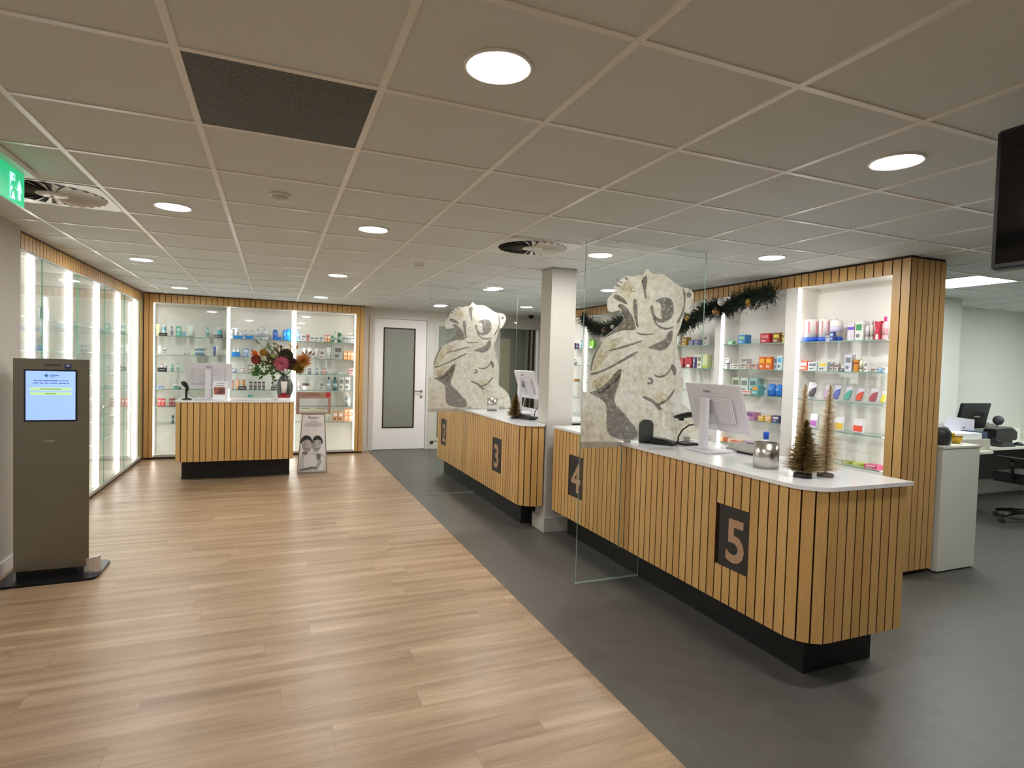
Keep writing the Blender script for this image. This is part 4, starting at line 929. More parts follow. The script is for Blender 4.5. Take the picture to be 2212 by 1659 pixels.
b = MB(); b.box(XF - .02, XF - .004, YA, YZ, HT - .015, HT - .001); part('shadow_gap_strip', b, M_DARKTRIM, t)  # shadow gap along the ceiling, drawn as a dark strip
b = MB(); b.box(-2.15, XF - .012, YA, YZ, 0, .03); part('plinth', b, M_DARKTRIM, t)
b = MB(); b.box(XF - .022, XF - .0185, YA, YZ, 2.318, HT - .012); part('fascia_backing', b, M_SLATBACK, t)
for y in (5.92, 6.87, 7.82, 8.77):
    b = MB(); b.box(-2.15, -1.82, y - .018, y + .018, .05, 2.305); part('divider', b, M_CAB, t)
for y in (5.893, 6.843, 7.793, 8.743, 9.71):
    b = MB(); b.box(-1.862, -1.838, y - .008, y + .008, .06, 2.29); part('light_strip', b, M_LED, t)
for (a_, b_) in ((5.345, 5.89), (5.945, 6.83), (6.895, 7.78), (7.845, 8.73), (8.795, 9.69)):
    for z in LB:
        b = MB(); b.box(-2.148, -1.87, a_, b_, z - .008, z - .0005); b.bm.normal_update()
        for f in b.bm.faces:
            if abs(f.normal.z) < .5: f.material_index = 1
        part('shelf', b, [M_SHELFGLASS, M_GEDGE], t)
for (a_, b_) in ((5.35, 5.93), (5.936, 6.88), (6.886, 7.83), (7.836, 8.775), (8.781, 9.725)):
    gdoor(t, XF - .018, XF - .012, a_, b_, .07, 2.30, 'x', M_GEDGE2)
for q in ((.002, .032, .066), (.004, 2.302, 2.316)):
    b = MB(); b.box(XF - .03, XF - q[0], 5.35, 9.725, q[1], q[2]); part('door_rail', b, M_BAND, t)
for y in (6.84, 7.79, 8.74, 6.93):
    b = MB(); b.lathe([(.012, 0), (.016, .006), (.016, .016), (0, .018)], (XF - .012, y, .94), 12, axis='x'); part('door_lock', b, M_ALU, t)
# right open shelving (faces -x)
XF = 4.40
t = thing('open_shelving', 'lit white open shelving with glass shelves behind the counters, oak slat surround', 'shelving unit', (4.6, 5.9, 0))
YA, YZ = 2.90, 8.95
b = MB(); b.box(4.66, 4.68, 3.04, YZ, .2, 2.33); b.box(4.43, 4.66, 3.045, YZ, 2.322, 2.335); b.box(4.43, 4.66, 3.045, YZ, .50, .52); b.box(4.43, 4.66, 3.03, 3.047, .5, 2.322)
b.box(4.43, 4.66, YZ - .02, YZ, .5, 2.322); b.box(4.42, 4.66, 3.045, YZ, 0.05, .5); part('carcass', b, M_CAB, t)
b = MB(); slats(b, [(XF, 8.95), (XF, 3.045)], 2.322, HT - .018, .0758, .008, .02)
part('slat_fascia', b, [M_SLAT, M_SLATSIDE], t)
b = MB(); slats(b, [(XF, 3.045), (XF, YA + .001)], .04, HT - .018, .072, .008, .02); part('side_stile', b, [M_SLAT, M_SLATSIDE], t)
b = MB(); slats(b, [(XF + .002, YA), (4.812, YA)], .04, HT - .018, .0685, .007, .02); part('end_cladding', b, [M_SLAT, M_SLATSIDE], t)
b = MB(); b.box(XF + .018, 4.80, YA + .018, 3.03, .02, HT - .012); b.box(XF + .018, 4.66, YA + .02, YZ, 2.34, HT - .002); b.box(XF + .003, 4.80, YA + .003, YZ, HT - .016, HT - .001)  # thin top box draws the shadow gap at the ceiling in dark colour
b.box(4.685, 4.80, 3.03, YZ, 0, HT - .016); part('backing_board', b, M_SLATBACK, t)
DIV = [(3.91, 4.04), (4.88, 4.965), (5.83, 5.91), (6.78, 6.86), (7.80, 7.88), (8.72, 8.80)]
for a_, b_ in DIV:
    b = MB(); b.box(4.402, 4.66, a_, b_, .52, 2.322); part('divider', b, M_CAB, t)
for y in (3.062, *[d_[0] - .009 for d_ in DIV]):
    xo = .05 if y < 3.1 else 0
    b = MB(); b.box(4.405 + xo, 4.432 + xo, y - .008, y + .008, .56, 2.30); part('light_strip', b, M_LED2, t)
BAYS = [(3.075, 3.895), (4.045, 4.865), (4.97, 5.815), (5.915, 6.765), (6.865, 7.785), (7.885, 8.705)]
for a_, b_ in BAYS:
    for z in LR:
        b = MB(); b.box(4.412, 4.658, a_, b_, z - .008, z - .0005); b.bm.normal_update()
        for f in b.bm.faces:
            if abs(f.normal.z) < .5: f.material_index = 1
        part('shelf', b, [M_SHELFGLASS, M_GEDGE], t)

# ================================================================ PRODUCTS
LEVN = ['top', 'second', 'third', 'fourth', 'fifth', 'sixth']
CABN = {B: 'of back glass cabinet', R: 'of open shelving'}
BAYN = {B: ['left bay', 'middle bay', 'right bay'], R: ['nearest bay', 'second bay', 'third bay', 'fourth bay', 'fifth bay', 'farthest bay']}
M_CAPW = mat('cap_white', 'F4F3F0', .35)
def pmat(c):
    m = mat('print_' + c, c, .45)
    return m
def carton(c):
    k = 'carton_' + c
    if k in MATS: return MATS[k]
    m = mat(k, c, .42)
    N, L, bb = nodes(m); tc = N.new('ShaderNodeTexCoord')
    br = N.new('ShaderNodeTexNoise'); br.inputs['Scale'].default_value = 26; br.inputs['Detail'].default_value = 1
    mp = mapping(N, L, tc.outputs['Object'], (1.6, 1.6, 3.2)); L.new(mp.outputs[0], br.inputs['Vector'])
    r = ramp(N, ((0.40, 'FFFFFF'), (0.60, 'D9D2CC'))); L.new(br.outputs[0], r.inputs[0])
    L.new(mixc(N, L, c, r.outputs[0], .6, 'MULTIPLY'), bb.inputs['Base Color'])
    return m
def shade(c, k):
    v = [int(c[i:i + 2], 16) for i in (0, 2, 4)]
    if k > 0: v = [int(a + (255 - a) * k) for a in v]
    else: v = [int(a * (1 + k)) for a in v]
    return '%02X%02X%02X' % tuple(v)
from collections import Counter, defaultdict
cnt = Counter((p[0], p[1], p[2], p[9]) for p in PRODUCTS); seen = defaultdict(list)
for p in PRODUCTS: seen[(p[0], p[1], p[2], p[9])].append((p[3] if p[0] == B else -p[3], p[4]))
ORD = ['leftmost', 'second', 'third', 'fourth', 'fifth', 'rightmost']
NAMES = {'box': 'product_box', 'bottle': 'product_bottle', 'bottle2': 'product_bottle', 'bottle3': 'product_bottle', 'bottle4': 'product_bottle', 'pump': 'pump_bottle', 'tube': 'product_tube', 'jar': 'product_jar', 'jar2': 'product_jar',
         'sign': 'shelf_label', 'tray': 'display_tray', 'pouch': 'product_pouch', 'drum': 'product_drum', 'drum2': 'product_drum', 'pack': 'product_pack', 'blister': 'blister_pack', 'bag': 'product_pouch'}
CATS = {'box': 'box', 'bottle': 'bottle', 'bottle2': 'bottle', 'bottle3': 'bottle', 'bottle4': 'bottle', 'pump': 'bottle', 'tube': 'tube', 'jar': 'jar', 'jar2': 'jar', 'sign': 'shelf label', 'tray': 'tray', 'pouch': 'pouch', 'drum': 'drum', 'drum2': 'drum', 'pack': 'pack', 'blister': 'blister pack', 'bag': 'pouch'}
GR = {'box': 'cartons', 'bottle': 'bottles', 'bottle2': 'bottles', 'bottle3': 'bottles', 'bottle4': 'bottles', 'pump': 'bottles', 'tube': 'tubes', 'jar': 'jars', 'jar2': 'jars', 'sign': 'brand strips', 'tray': 'trays', 'pouch': 'pouches', 'drum': 'drums', 'drum2': 'drums', 'pack': 'packs', 'blister': 'blister packs', 'bag': 'pouches'}
def product(cab, bay, lev, u, z0, w, h, kind, c, desc):
    lst = sorted(seen[(cab, bay, lev, desc)]); me_ = (u if cab == B else -u, z0)
    pre = ''
    if len(lst) > 1:
        k = lst.index(me_); pre = ', ' + ('rightmost of %d' % len(lst) if k == len(lst) - 1 else ORD[k] + ' of %d' % len(lst))
    label = '%s%s, %s shelf, %s %s' % (desc, pre, LEVN[lev - 1], BAYN[cab][bay - 1], CABN[cab])
    group = '%s on shelves %s' % (GR[kind], CABN[cab])
    z = (LB if cab == B else LR)[lev - 1] + z0
    # local frame: a = along the shelf (left to right in view), n = out of the shelf towards the room
    if cab == B:
        base = Vector((u, 9.85 + (.025 if kind in ('sign', 'tray') else .12), z)); A = Vector((1, 0, 0)); Nn = Vector((0, -1, 0))
    else:
        base = Vector((4.41 + (.20 if 'patterned' in desc else .10), u, z)); A = Vector((0, -1, 0)); Nn = Vector((-1, 0, 0))
        if desc.startswith(('small lilac and blue', 'small dark blue carton', 'low white carton', 'teal carton')): base.x = 4.435
    Zv = Vector((0, 0, 1))
    def bx(mb, a0, a1, n0, n1, h0, h1, mi=0, tilt=0.0):
        vs = []
        for hh in (h0, h1):
            for nn in (n0, n1):
                for aa in (a0, a1):
                    vs.append(mb.bm.verts.new(base + A * aa + Nn * (nn - tilt * hh) + Zv * hh))
        for q in ((0, 2, 3, 1), (4, 5, 7, 6), (0, 1, 5, 4), (2, 6, 7, 3), (0, 4, 6, 2), (1, 3, 7, 5)):
            f = mb.bm.faces.new([vs[i] for i in q]); f.material_index = mi
    name, cat = NAMES[kind], CATS[kind]
    m = pmat(c)
    light = sum(int(c[i:i + 2], 16) for i in (0, 2, 4)) > 540
    tone = shade(c, -.45) if light else shade(c, .65)
    if kind in ('sign', 'tray'):
        b = MB(); bx(b, -w / 2, w / 2, -.012, .012, 0, h)
        if kind == 'sign' and w > .03:
            t = thing(name, label, cat, base, group); part('strip', b, m, t)
            b = MB(); bx(b, -w * .3, w * .3, .012, .0128, h * .4, h * .6); part('lettering_mark', b, pmat(tone), t)
        else: solo(name, b, m, base, label, cat, group)
    elif kind == 'box':
        dp = min(.085, max(.03, w * .8)) / 2
        t = thing(name, label, cat, base, group)
        b = MB(); bx(b, -w / 2, w / 2, -dp, dp, 0, h); part('carton', b, carton(c), t)
        b = MB()
        if 'band' in desc or 'red mark' in desc: bx(b, -w / 2, w / 2, dp, dp + .001, h * .62, h * .78)
        elif 'base' in desc: bx(b, -w / 2, w / 2, dp, dp + .001, 0, h * .2)
        else:
            bx(b, -w * .36, w * .36, dp, dp + .001, h * .52, h * .82)
            b2 = MB(); bx(b2, -w * .36, w * .1, dp, dp + .001, h * .16, h * .34); part('printed_stripe', b2, pmat(tone), t)
        col_ = tone
        for key, cc in (('mint green base', '4FD0A0'), ('lime base', 'A8C838'), ('purple band', '7A5CC8'), ('green swoosh', '3F9A5A'), ('yellow band', '8A5030'), ('sky blue top', '4FB0EE'), ('red stripe', 'E4683A'), ('orange dot', 'F0A050'), ('yellow spot', 'F6C032'), ('red mark', 'E0604A'), ('brown and yellow square', 'E8D040'), ('red square', 'E88A90'), ('blue square', '9FD0A0'), ('navy carton', 'F2D8C8'), ('red and white', 'F6F0E8'), ('pink and purple', '7A4A90'), ('white and pink', 'FFF4F4'), ('orange and white', 'FFF2E8'), ('yellow dot', 'E8C840')):
            if key in desc: col_ = cc
        part('printed_panel', b, pmat(col_), t)
    elif kind in ('bottle', 'bottle2', 'bottle3', 'bottle4', 'pump'):
        r = min(w / 2, .05)
        t = thing(name, label, cat, base, group)
        hb = h * (.74 if kind == 'pump' else .8)
        b = MB(); b.lathe([(r * .93, 0), (r, r * .1), (r, hb * .82), (r * .8, hb * .92), (r * .42, hb)], base, 16); part('body', b, m, t)
        cc = {'bottle2': '4A2C4E', 'bottle3': '1F2A52', 'bottle4': 'D0308A'}.get(kind, 'F4F3F0' if not light else shade(c, -.12))
        b = MB()
        if kind == 'pump':
            b.lathe([(r * .4, hb), (r * .4, hb + h * .09), (r * .12, hb + h * .1), (r * .12, h - .012)], base, 12)
            bx(b, -r * 1.1, r * .25, -.006, .006, h - .012, h)
            part('pump_head', b, pmat(cc), t)
        else:
            b.lathe([(r * .5, hb), (r * .5, h * .98), (r * .42, h)], base, 14); part('cap', b, pmat(cc), t)
        b = MB(); b.lathe([(r + .0006, hb * .25), (r + .0006, hb * .62)], base, 16); part('label_band', b, pmat(shade(c, .5) if not light else shade(c, -.2)), t)
    elif kind == 'tube':
        t = thing(name, label, cat, base, group)
        b = MB(); n = 12; A0 = []; A1 = []
        for i in range(n):
            a = 2 * PI * i / n
            A0.append(b.bm.verts.new(base + A * (w * .38 * math.cos(a)) + Nn * (w * .34 * math.sin(a)) + Zv * (h * .16)))
            A1.append(b.bm.verts.new(base + A * (w * .5 * math.cos(a)) + Nn * (.004 * math.sin(a)) + Zv * h))
        for i in range(n):
            f = b.bm.faces.new((A0[i], A0[(i + 1) % n], A1[(i + 1) % n], A1[i])); f.smooth = True
        b.bm.faces.new(A0); b.bm.faces.new(A1); part('tube_body', b, m, t)
        b = MB(); b.lathe([(w * .33, 0), (w * .36, h * .16)], base, 12); part('cap', b, pmat(shade(c, -.15)), t)
    elif kind in ('jar', 'jar2'):
        t = thing(name, label, cat, base, group); r = w / 2
        b = MB(); b.lathe([(r * .9, 0), (r, h * .1), (r, h * .62), (r * .96, h * .66)], base, 18); part('body', b, m, t)
        b = MB(); b.lathe([(r * 1.02, h * .66), (r * 1.02, h * .95), (r * .95, h)], base, 18); part('lid', b, pmat('4A2A46') if kind == 'jar2' else M_CAPW, t)
    elif kind in ('drum', 'drum2'):
        t = thing(name, label, cat, base, group); r = w / 2
        b = MB(); b.lathe([(r, 0), (r, h * .2)], base, 24); part('base_band', b, pmat('2F5FD0'), t, 'blue base band')
        b = MB(); b.lathe([(r * .97, h * .2), (r * .97, h * .93), (r * .85, h * .97), (r * .3, h)], base, 24); part('body', b, pmat('EDE6E2'), t)
        b = MB()
        if kind == 'drum':
            for k in range(6):
                a = PI * (.1 + .32 * k)
                p = base + A * (r * .98 * math.cos(a)) + Nn * (r * .98 * math.sin(a)); tt = (A * -math.sin(a) + Nn * math.cos(a)) * r * .13; o = (A * math.cos(a) + Nn * math.sin(a)) * .001
                v = [b.bm.verts.new(p + o - tt + Zv * h * .35), b.bm.verts.new(p + o + tt + Zv * h * .35), b.bm.verts.new(p + o + tt + Zv * h * .88), b.bm.verts.new(p + o - tt + Zv * h * .88)]
                b.bm.faces.new(v)
        else: b.lathe([(r * .985, h * .4), (r * .985, h * .7)], base, 24)
        part('printed_strips', b, pmat('E09AA4' if kind == 'drum' else 'CFC6DE'), t)
        b = MB(); b.ball(base + Zv * h, .007, 8); part('lid_knob', b, pmat('70688A'), t)
    elif kind == 'pouch':
        b = MB(); n = 14; rings = []
        for k, (s_, tt, hh) in enumerate(((.86, .8, 0), (.96, 1, .12), (1, 1, .5), (.98, .9, .75), (.86, .6, .92), (.55, .2, 1.0))):
            rings.append([b.bm.verts.new(base + A * (w / 2 * s_ * math.copysign(abs(math.cos(2 * PI * i / n)) ** .6, math.cos(2 * PI * i / n))) + Nn * (.03 * tt * math.sin(2 * PI * i / n)) + Zv * h * hh) for i in range(n)])
        for a_, b_ in zip(rings, rings[1:]):
            for i in range(n): f = b.bm.faces.new((a_[i], a_[(i + 1) % n], b_[(i + 1) % n], b_[i])); f.smooth = True
        b.bm.faces.new(rings[0]); b.bm.faces.new(rings[-1])
        t = thing(name, label, cat, base, group); part('pouch_body', b, m, t)
        b = MB(); bx(b, -w * .3, w * .25, .0305, .032, h * .45, h * .7); part('printed_panel', b, pmat(shade(c, .35)), t)
    elif kind == 'pack':
        t = thing(name, label, cat, base, group)
        b = MB()
        pts = [(-.5, 0), (.5, 0), (.32, .35), (.28, .55), (.5, 1), (.12, .93), (0, .86), (-.12, .93), (-.5, 1), (-.28, .55), (-.32, .35)] if 'bow' in desc else [(-.3, 0), (.3, 0), (.5, .45), (.5, .8), (.28, 1), (0, .85), (-.28, 1), (-.5, .8), (-.5, .45)]
        F = [b.bm.verts.new(base + A * (w * p_[0]) + Nn * .02 + Zv * h * p_[1]) for p_ in pts]; K = [b.bm.verts.new(base + A * (w * p_[0]) - Nn * .02 + Zv * h * p_[1]) for p_ in pts]
        b.bm.faces.new(F); b.bm.faces.new(K[::-1])
        for i in range(len(pts)): b.bm.faces.new((F[i], K[i], K[(i + 1) % len(pts)], F[(i + 1) % len(pts)]))
        part('pack_body', b, m, t)
        b = MB(); bx(b, -w * .2, w * .2, .0205, .022, h * .05, h * .3); part('printed_panel', b, M_CAPW, t)
    elif kind == 'blister':
        t = thing(name, label, cat, base, group); tl = .22
        b = MB(); bx(b, -w / 2, w / 2, .018, .042, .004, h, tilt=tl); part('clear_shell', b, M_PLASTIC, t)
        b = MB(); bx(b, -w * .38, w * .38, .022, .024, .012, h * .93, tilt=tl); part('backing_card', b, pmat('E4E2EA'), t)
        b = MB(); pts = [(-.34, .14), (.2, .14), (.36, .42), (.36, .72), (-.1, .62), (-.34, .4)]
        F = [b.bm.verts.new(base + A * (w * q[0]) + Nn * (.034 - tl * h * q[1]) + Zv * h * q[1]) for q in pts]; K = [b.bm.verts.new(base + A * (w * q[0]) + Nn * (.026 - tl * h * q[1]) + Zv * h * q[1]) for q in pts]
        b.bm.faces.new(F); b.bm.faces.new(K[::-1])
        for i in range(len(pts)): b.bm.faces.new((F[i], K[i], K[(i + 1) % len(pts)], F[(i + 1) % len(pts)]))
        part('colour_insert', b, m, t)
    elif kind == 'bag':
        t = thing(name, label, cat, base, group); tl = .15
        b = MB(); bx(b, -w / 2, w / 2, .0, .028, .002, h, tilt=tl); b.bevel(.005); part('pouch_body', b, pmat('ECEBEE'), t)
        b = MB(); bx(b, -w * .42, w * .42, .0285, .0295, h * .12, h * .52, tilt=tl); part('printed_panel', b, m, t)
    if len(label.split()) > 16: print('LONG LABEL', label)
for p in PRODUCTS: product(*p)
# things in the left cabinet (seen obliquely through the doors)
LEFTP = [(5.62, 2, 'box', 'E8403A', .07, .13, 'red and white box'), (5.72, 2, 'bottle', 'E9E4E0', .05, .14, 'white bottle'),
 (6.10, 1, 'box', '9A4A50', .08, .12, 'dark red box'), (6.22, 1, 'box', '3A3E56', .09, .14, 'navy box'), (6.36, 1, 'bottle', 'C9D6DE', .06, .15, 'pale blue bottle'), (6.55, 1, 'box', '8FA6C8', .09, .12, 'grey blue box'),
 (6.1, 2, 'bottle', '5878C8', .06, .16, 'blue bottle'), (6.24, 2, 'bottle', 'E6ECEE', .06, .17, 'white bottle'), (6.5, 2, 'box', 'D9DEE4', .1, .13, 'pale grey box'), 
 (7.05, 1, 'bottle', '7C9AB8', .06, .14, 'steel blue bottle'), (7.2, 1, 'box', '9FC2C4', .09, .11, 'pale teal box'), (7.1, 2, 'box', 'D8B8B0', .08, .1, 'pale pink box'), (7.3, 2, 'bottle', 'E4E4E0', .05, .13, 'white bottle'),
 (8.0, 1, 'bottle', '6C8CC0', .06, .15, 'blue bottle'), (8.15, 1, 'box', 'A8C8CC', .09, .12, 'pale teal box'), (8.05, 3, 'bottle', 'D8D0CC', .05, .12, 'cream bottle'), (8.2, 4, 'box', 'B89A9A', .08, .1, 'dusty pink box'), (8.1, 5, 'box', 'C0464A', .08, .09, 'red box'),
 (8.95, 1, 'bottle', 'A9BCC4', .06, .15, 'grey blue bottle'), (9.15, 1, 'bottle', 'DCE4E4', .06, .15, 'white bottle'), (9.0, 2, 'box', '9ACFC2', .09, .11, 'mint box'), (9.35, 2, 'box', 'A89090', .09, .12, 'brown grey box'),
 (9.0, 3, 'bottle', '8C94B8', .05, .12, 'violet bottle'), (9.2, 3, 'bottle', 'B8BEC8', .05, .13, 'grey bottle'), (9.1, 4, 'bottle', 'DDE0E0', .05, .12, 'white bottle'), (9.3, 5, 'box', 'D05A50', .09, .09, 'orange red box'), (9.0, 6, 'box', '8AA8C8', .09, .12, 'pale blue box'),
 (7.3, 6, 'box', 'B07A5A', .12, .14, 'brown carton'), (8.2, 6, 'box', 'C88A5A', .12, .12, 'tan carton')]
LBN = ['first', 'second', 'third', 'fourth', 'last']
for y, lev, kind, c, w, h, desc in LEFTP:
    bay = 0 if y < 5.92 else 1 if y < 6.87 else 2 if y < 7.82 else 3 if y < 8.77 else 4
    z = LB[lev - 1]; base = Vector((-1.96, y, z))
    lab = '%s, %s shelf, %s bay of left glass cabinet' % (desc, LEVN[lev - 1], LBN[bay])
    t = thing(NAMES[kind], lab, CATS[kind], base, GR[kind] + ' in the left glass cabinet')
    if kind == 'box':
        b = MB(); b.box(-1.96 - .03, -1.96 + .03, y - w / 2, y + w / 2, z, z + h); part('carton', b, carton(c), t)
        b = MB(); b.box(-1.93, -1.929, y - w * .35, y + w * .35, z + h * .5, z + h * .8); part('printed_panel', b, pmat(shade(c, .6)), t)
    else:
        b = MB(); b.lathe([(w * .46, 0), (w / 2, .005), (w / 2, h * .66), (w * .2, h * .78)], base, 14); part('body', b, pmat(c), t)
        b = MB(); b.lathe([(w * .24, h * .78), (w * .24, h)], base, 12); part('cap', b, M_CAPW, t)

# ================================================================ GLASS SCREENS WITH PRINT
def print_mats():
    def mk(name, c1, c2, c3, alpha, sc, lo=None):
        m = mat(name, c1, .6)
        N, L, bb = nodes(m); tc = N.new('ShaderNodeTexCoord')
        n = noise(N, L, tc.outputs['Object'], sc, 7, .72); n2 = noise(N, L, tc.outputs['Object'], sc * .25, 3, .6)
        r = ramp(N, ((.32, c1), (.5, c2), (.68, c3))); L.new(n.outputs[0], r.inputs[0])
        r2 = ramp(N, ((.35, 'F2EEDC'), (.6, 'FFFFFF'))); L.new(n2.outputs[0], r2.inputs[0])
        c = mixc(N, L, r.outputs[0], r2.outputs[0], .7, 'MULTIPLY'); L.new(c, bb.inputs['Base Color'])
        bb.inputs['Alpha'].default_value = alpha
        tr = N.new('ShaderNodeBsdfTranslucent'); L.new(c, tr.inputs[0]); mx = N.new('ShaderNodeMixShader'); mx.inputs[0].default_value = .40
        tp_ = N.new('ShaderNodeBsdfTransparent'); mx2 = N.new('ShaderNodeMixShader'); mx2.inputs[0].default_value = alpha
        L.new(tp_.outputs[0], mx2.inputs[1]); L.new(tr.outputs[0], mx2.inputs[2])
        if lo is not None:
            n3 = noise(N, L, tc.outputs['Object'], 38, 6, .8); r3 = ramp(N, ((.38, (lo, lo, lo)), (.60, (alpha, alpha, alpha)))); L.new(n3.outputs[0], r3.inputs[0])
            L.new(r3.outputs[0], bb.inputs['Alpha']); L.new(r3.outputs[0], mx2.inputs[0])
        out = [q for q in N if q.type == 'OUTPUT_MATERIAL'][0]
        L.new(bb.outputs[0], mx.inputs[1]); L.new(mx2.outputs[0], mx.inputs[2]); L.new(mx.outputs[0], out.inputs[0])
        return m, n
    return [mk('stone_print', 'D2D0C6', 'F0EEE8', 'FBFAF6', .88, 26)[0], mk('stone_print_shadow', '938F8D', 'A5A19F', 'B9B5B0', .88, 20, .28)[0], mk('stone_print_ochre', 'E0DBB6', 'EDE8CC', 'F4F0DE', .5, 17, .05)[0]]
PM = print_mats()
# plinth part of the print fades towards its lower edge
fade = mat('stone_print_fade', 'C9C7BD', .6)
N, L, bb = nodes(fade); tc = N.new('ShaderNodeTexCoord'); n = noise(N, L, tc.outputs['Object'], 10, 7, .7)
r = ramp(N, ((.32, '8E8C82'), (.5, 'B7B5AB'), (.7, 'D2D0C6'))); L.new(n.outputs[0], r.inputs[0]); L.new(r.outputs[0], bb.inputs['Base Color']); bb.inputs['Alpha'].default_value = .6
PM.append(fade)
def chaikin(P, it=2, keep=lambda p: False):
    for _ in range(it):
        Q = []
        for i in range(len(P)):
            p, q = P[i], P[(i + 1) % len(P)]
            if keep(p) and keep(q): Q.append(p)
            elif keep(p): Q += [p, (p[0] * .25 + q[0] * .75, p[1] * .25 + q[1] * .75)]
            elif keep(q): Q.append((p[0] * .75 + q[0] * .25, p[1] * .75 + q[1] * .25))
            else: Q += [(p[0] * .75 + q[0] * .25, p[1] * .75 + q[1] * .25), (p[0] * .25 + q[0] * .75, p[1] * .25 + q[1] * .75)]
        P = Q
    return P
BODY = chaikin(BODY, 2, lambda p: p[1] < 1.05 or p[0] < .01)
DARKS = [chaikin(p) for p in DARKS]
LIGHTS = [chaikin(p) for p in LIGHTS]
def screen(x0, x1, y, xc, xp, lab):
    t = thing('glass_screen', lab, 'glass screen', (x0, y, 0), 'printed glass screens')
    # sheet: full height in front of the counter, passing over the top and under the overhang
    pts = [(x0, 0.011), (xp, 0.011), (xp, .228), (xc, .228), (xc, 1.006), (x1, 1.006), (x1, 2.44), (x0, 2.44)]
    b = MB(); b.prism(pts, y - .004, y + .004, 'y', 0, 1); part('glass_sheet', b, [M_GLASS, M_GEDGE], t)
    b = MB()
    bp = [(x0 + max(.003, p[0]), p[1]) for p in BODY]
    # clip the printed body to the counter top on its lower edge
    bp = [(p[0], max(1.012, p[1])) for p in bp]
    b.prism(bp, y - .0052, y - .0042, 'y', 0)
    for poly in DARKS: b.prism([(x0 + max(.003, p[0]), max(1.014, p[1])) for p in poly], y - .0062, y - .0054, 'y', 1)
    for poly in LIGHTS: b.prism([(x0 + max(.003, p[0]), p[1]) for p in poly], y - .0062, y - .0054, 'y', 2)
    # fading foot of the print, in front of the counter face
    b.prism([(x0 + .003, .97), (xc - .004, .97), (xc - .004, 1.011), (x0 + .003, 1.011)], y - .0052, y - .0042, 'y', 3)
    b.bm.faces.ensure_lookup_table()
    part('stone_figure_print', b, PM, t, 'pale printed stone gargoyle with wing and round eye')
    b = MB(); b.box(x0, xp, y - .007, y + .007, 0.0005, .010); part('floor_seal', b, mat('seal_pale', 'B4BDB6', .3), t)
    for q in (x0 + .9, xc + .02):
        b = MB(); b.box(q, q + .05, y - .012, y + .012, 1.0, 1.03); part('clamp', b, M_ALU, t)
screen(2.0, 3.05, 3.57, 2.345, 2.525, 'nearer glass screen with printed stone gargoyle, between numbers 4 and 5')
screen(1.65, 2.74, 6.55, 2.105, 2.235, 'farther glass screen with printed stone gargoyle, between numbers 2 and 3')
# ================================================================ KIOSK
t = thing('check_in_kiosk', 'brushed steel self-service kiosk with lit blue touch screen', 'kiosk', (-1.39, 4.9, 0))
st = mat('brushed_steel', '8F8B80', .38, .9)
N, L, bb = nodes(st); tc = N.new('ShaderNodeTexCoord'); mp = mapping(N, L, tc.outputs['Object'], (1.5, 1.5, 420)); n = noise(N, L, mp.outputs[0], 1.0, 2)
r = ramp(N, ((.3, '7C776B'), (.7, '8C877A'))); L.new(n.outputs[0], r.inputs[0]); L.new(r.outputs[0], bb.inputs['Base Color'])
mh = N.new('ShaderNodeMath'); mh.operation = 'MULTIPLY_ADD'; mh.inputs[1].default_value = .12; mh.inputs[2].default_value = .30; L.new(n.outputs[0], mh.inputs[0]); L.new(mh.outputs[0], bb.inputs['Roughness'])
kx0, kx1, ky = -1.60, -1.178, 4.80
b = MB(); b.prism([(kx0, ky), (kx1, ky), (kx1 - .068, ky + .19), (kx0, ky + .19)], .06, 1.497); part('body', b, st, t)
b = MB(); b.box(kx0 + .012, kx1 - .07, ky + .01, ky + .18, .018, .06); part('foot_recess', b, M_BLACK, t)
b = MB(); b.prism([(-1.66, 4.64), (-1.14, 4.665), (-1.11, 4.68), (-1.10, 4.72), (-1.10, 5.02), (-1.14, 5.06), (-1.66, 5.06)], .001, .018); part('base_plate', b, mat('base_steel_dark', '2A2C30', .3, .8), t)
b = MB(); 
pp = [(-1.165 + .055 * math.sin(PI / 2 * i / 8), 4.735 + .055 * (1 - math.cos(PI / 2 * i / 8))) for i in range(9)] + [(-1.11, 4.81)]
pp2 = [(p[0] - .006, p[1] + .006) for p in pp[::-1]]
b.prism([(-1.178, 4.735)] + pp + pp2 + [(-1.178, 4.741)], .018, .135); part('foot_guard', b, mat('polished_steel', 'C9CBD0', .18, 1.0), t, 'curved polished steel foot guard')
b = MB(); b.box(-1.541, -1.247, ky - .003, ky + .004, 1.072, 1.424); part('screen_bezel', b, M_BLACK, t)
b = MB(); b.box(-1.531, -1.257, ky - .0045, ky - .002, 1.084, 1.414); dsp = part('display', b, mat('kiosk_screen', (.27, .42, .88), .3, emit=1.0), t)
ink = mat('screen_ink', (.10, .14, .40), .4, emit=.5)
b = MB()
random.seed(3)
for zz, x_a, x_b in ((1.350, -1.487, -1.297), (1.333, -1.492, -1.292)):
    x = x_a
    while x < x_b:
        w = random.choice((.012, .02, .032, .044)); b.box(x, min(x + w, x_b), ky - .0055, ky - .0045, zz - .003, zz + .003); x += w + .006
part('message_text', b, ink, dsp)
b = MB(); b.prism([(-1.432, 1.384), (-1.418, 1.396), (-1.404, 1.384), (-1.418, 1.372)], ky - .0056, ky - .0045, 'y'); part('round_logo', b, mat('logo_blue', (.05, .22, .45), .4, emit=.4), dsp)
b = MB(); b.box(-1.398, -1.350, ky - .0055, ky - .0045, 1.384, 1.390); b.box(-1.398, -1.370, ky - .0055, ky - .0045, 1.374, 1.378); part('logo_text', b, ink, dsp)
gb = mat('screen_button', (.42, .62, .30), .4, emit=.9)
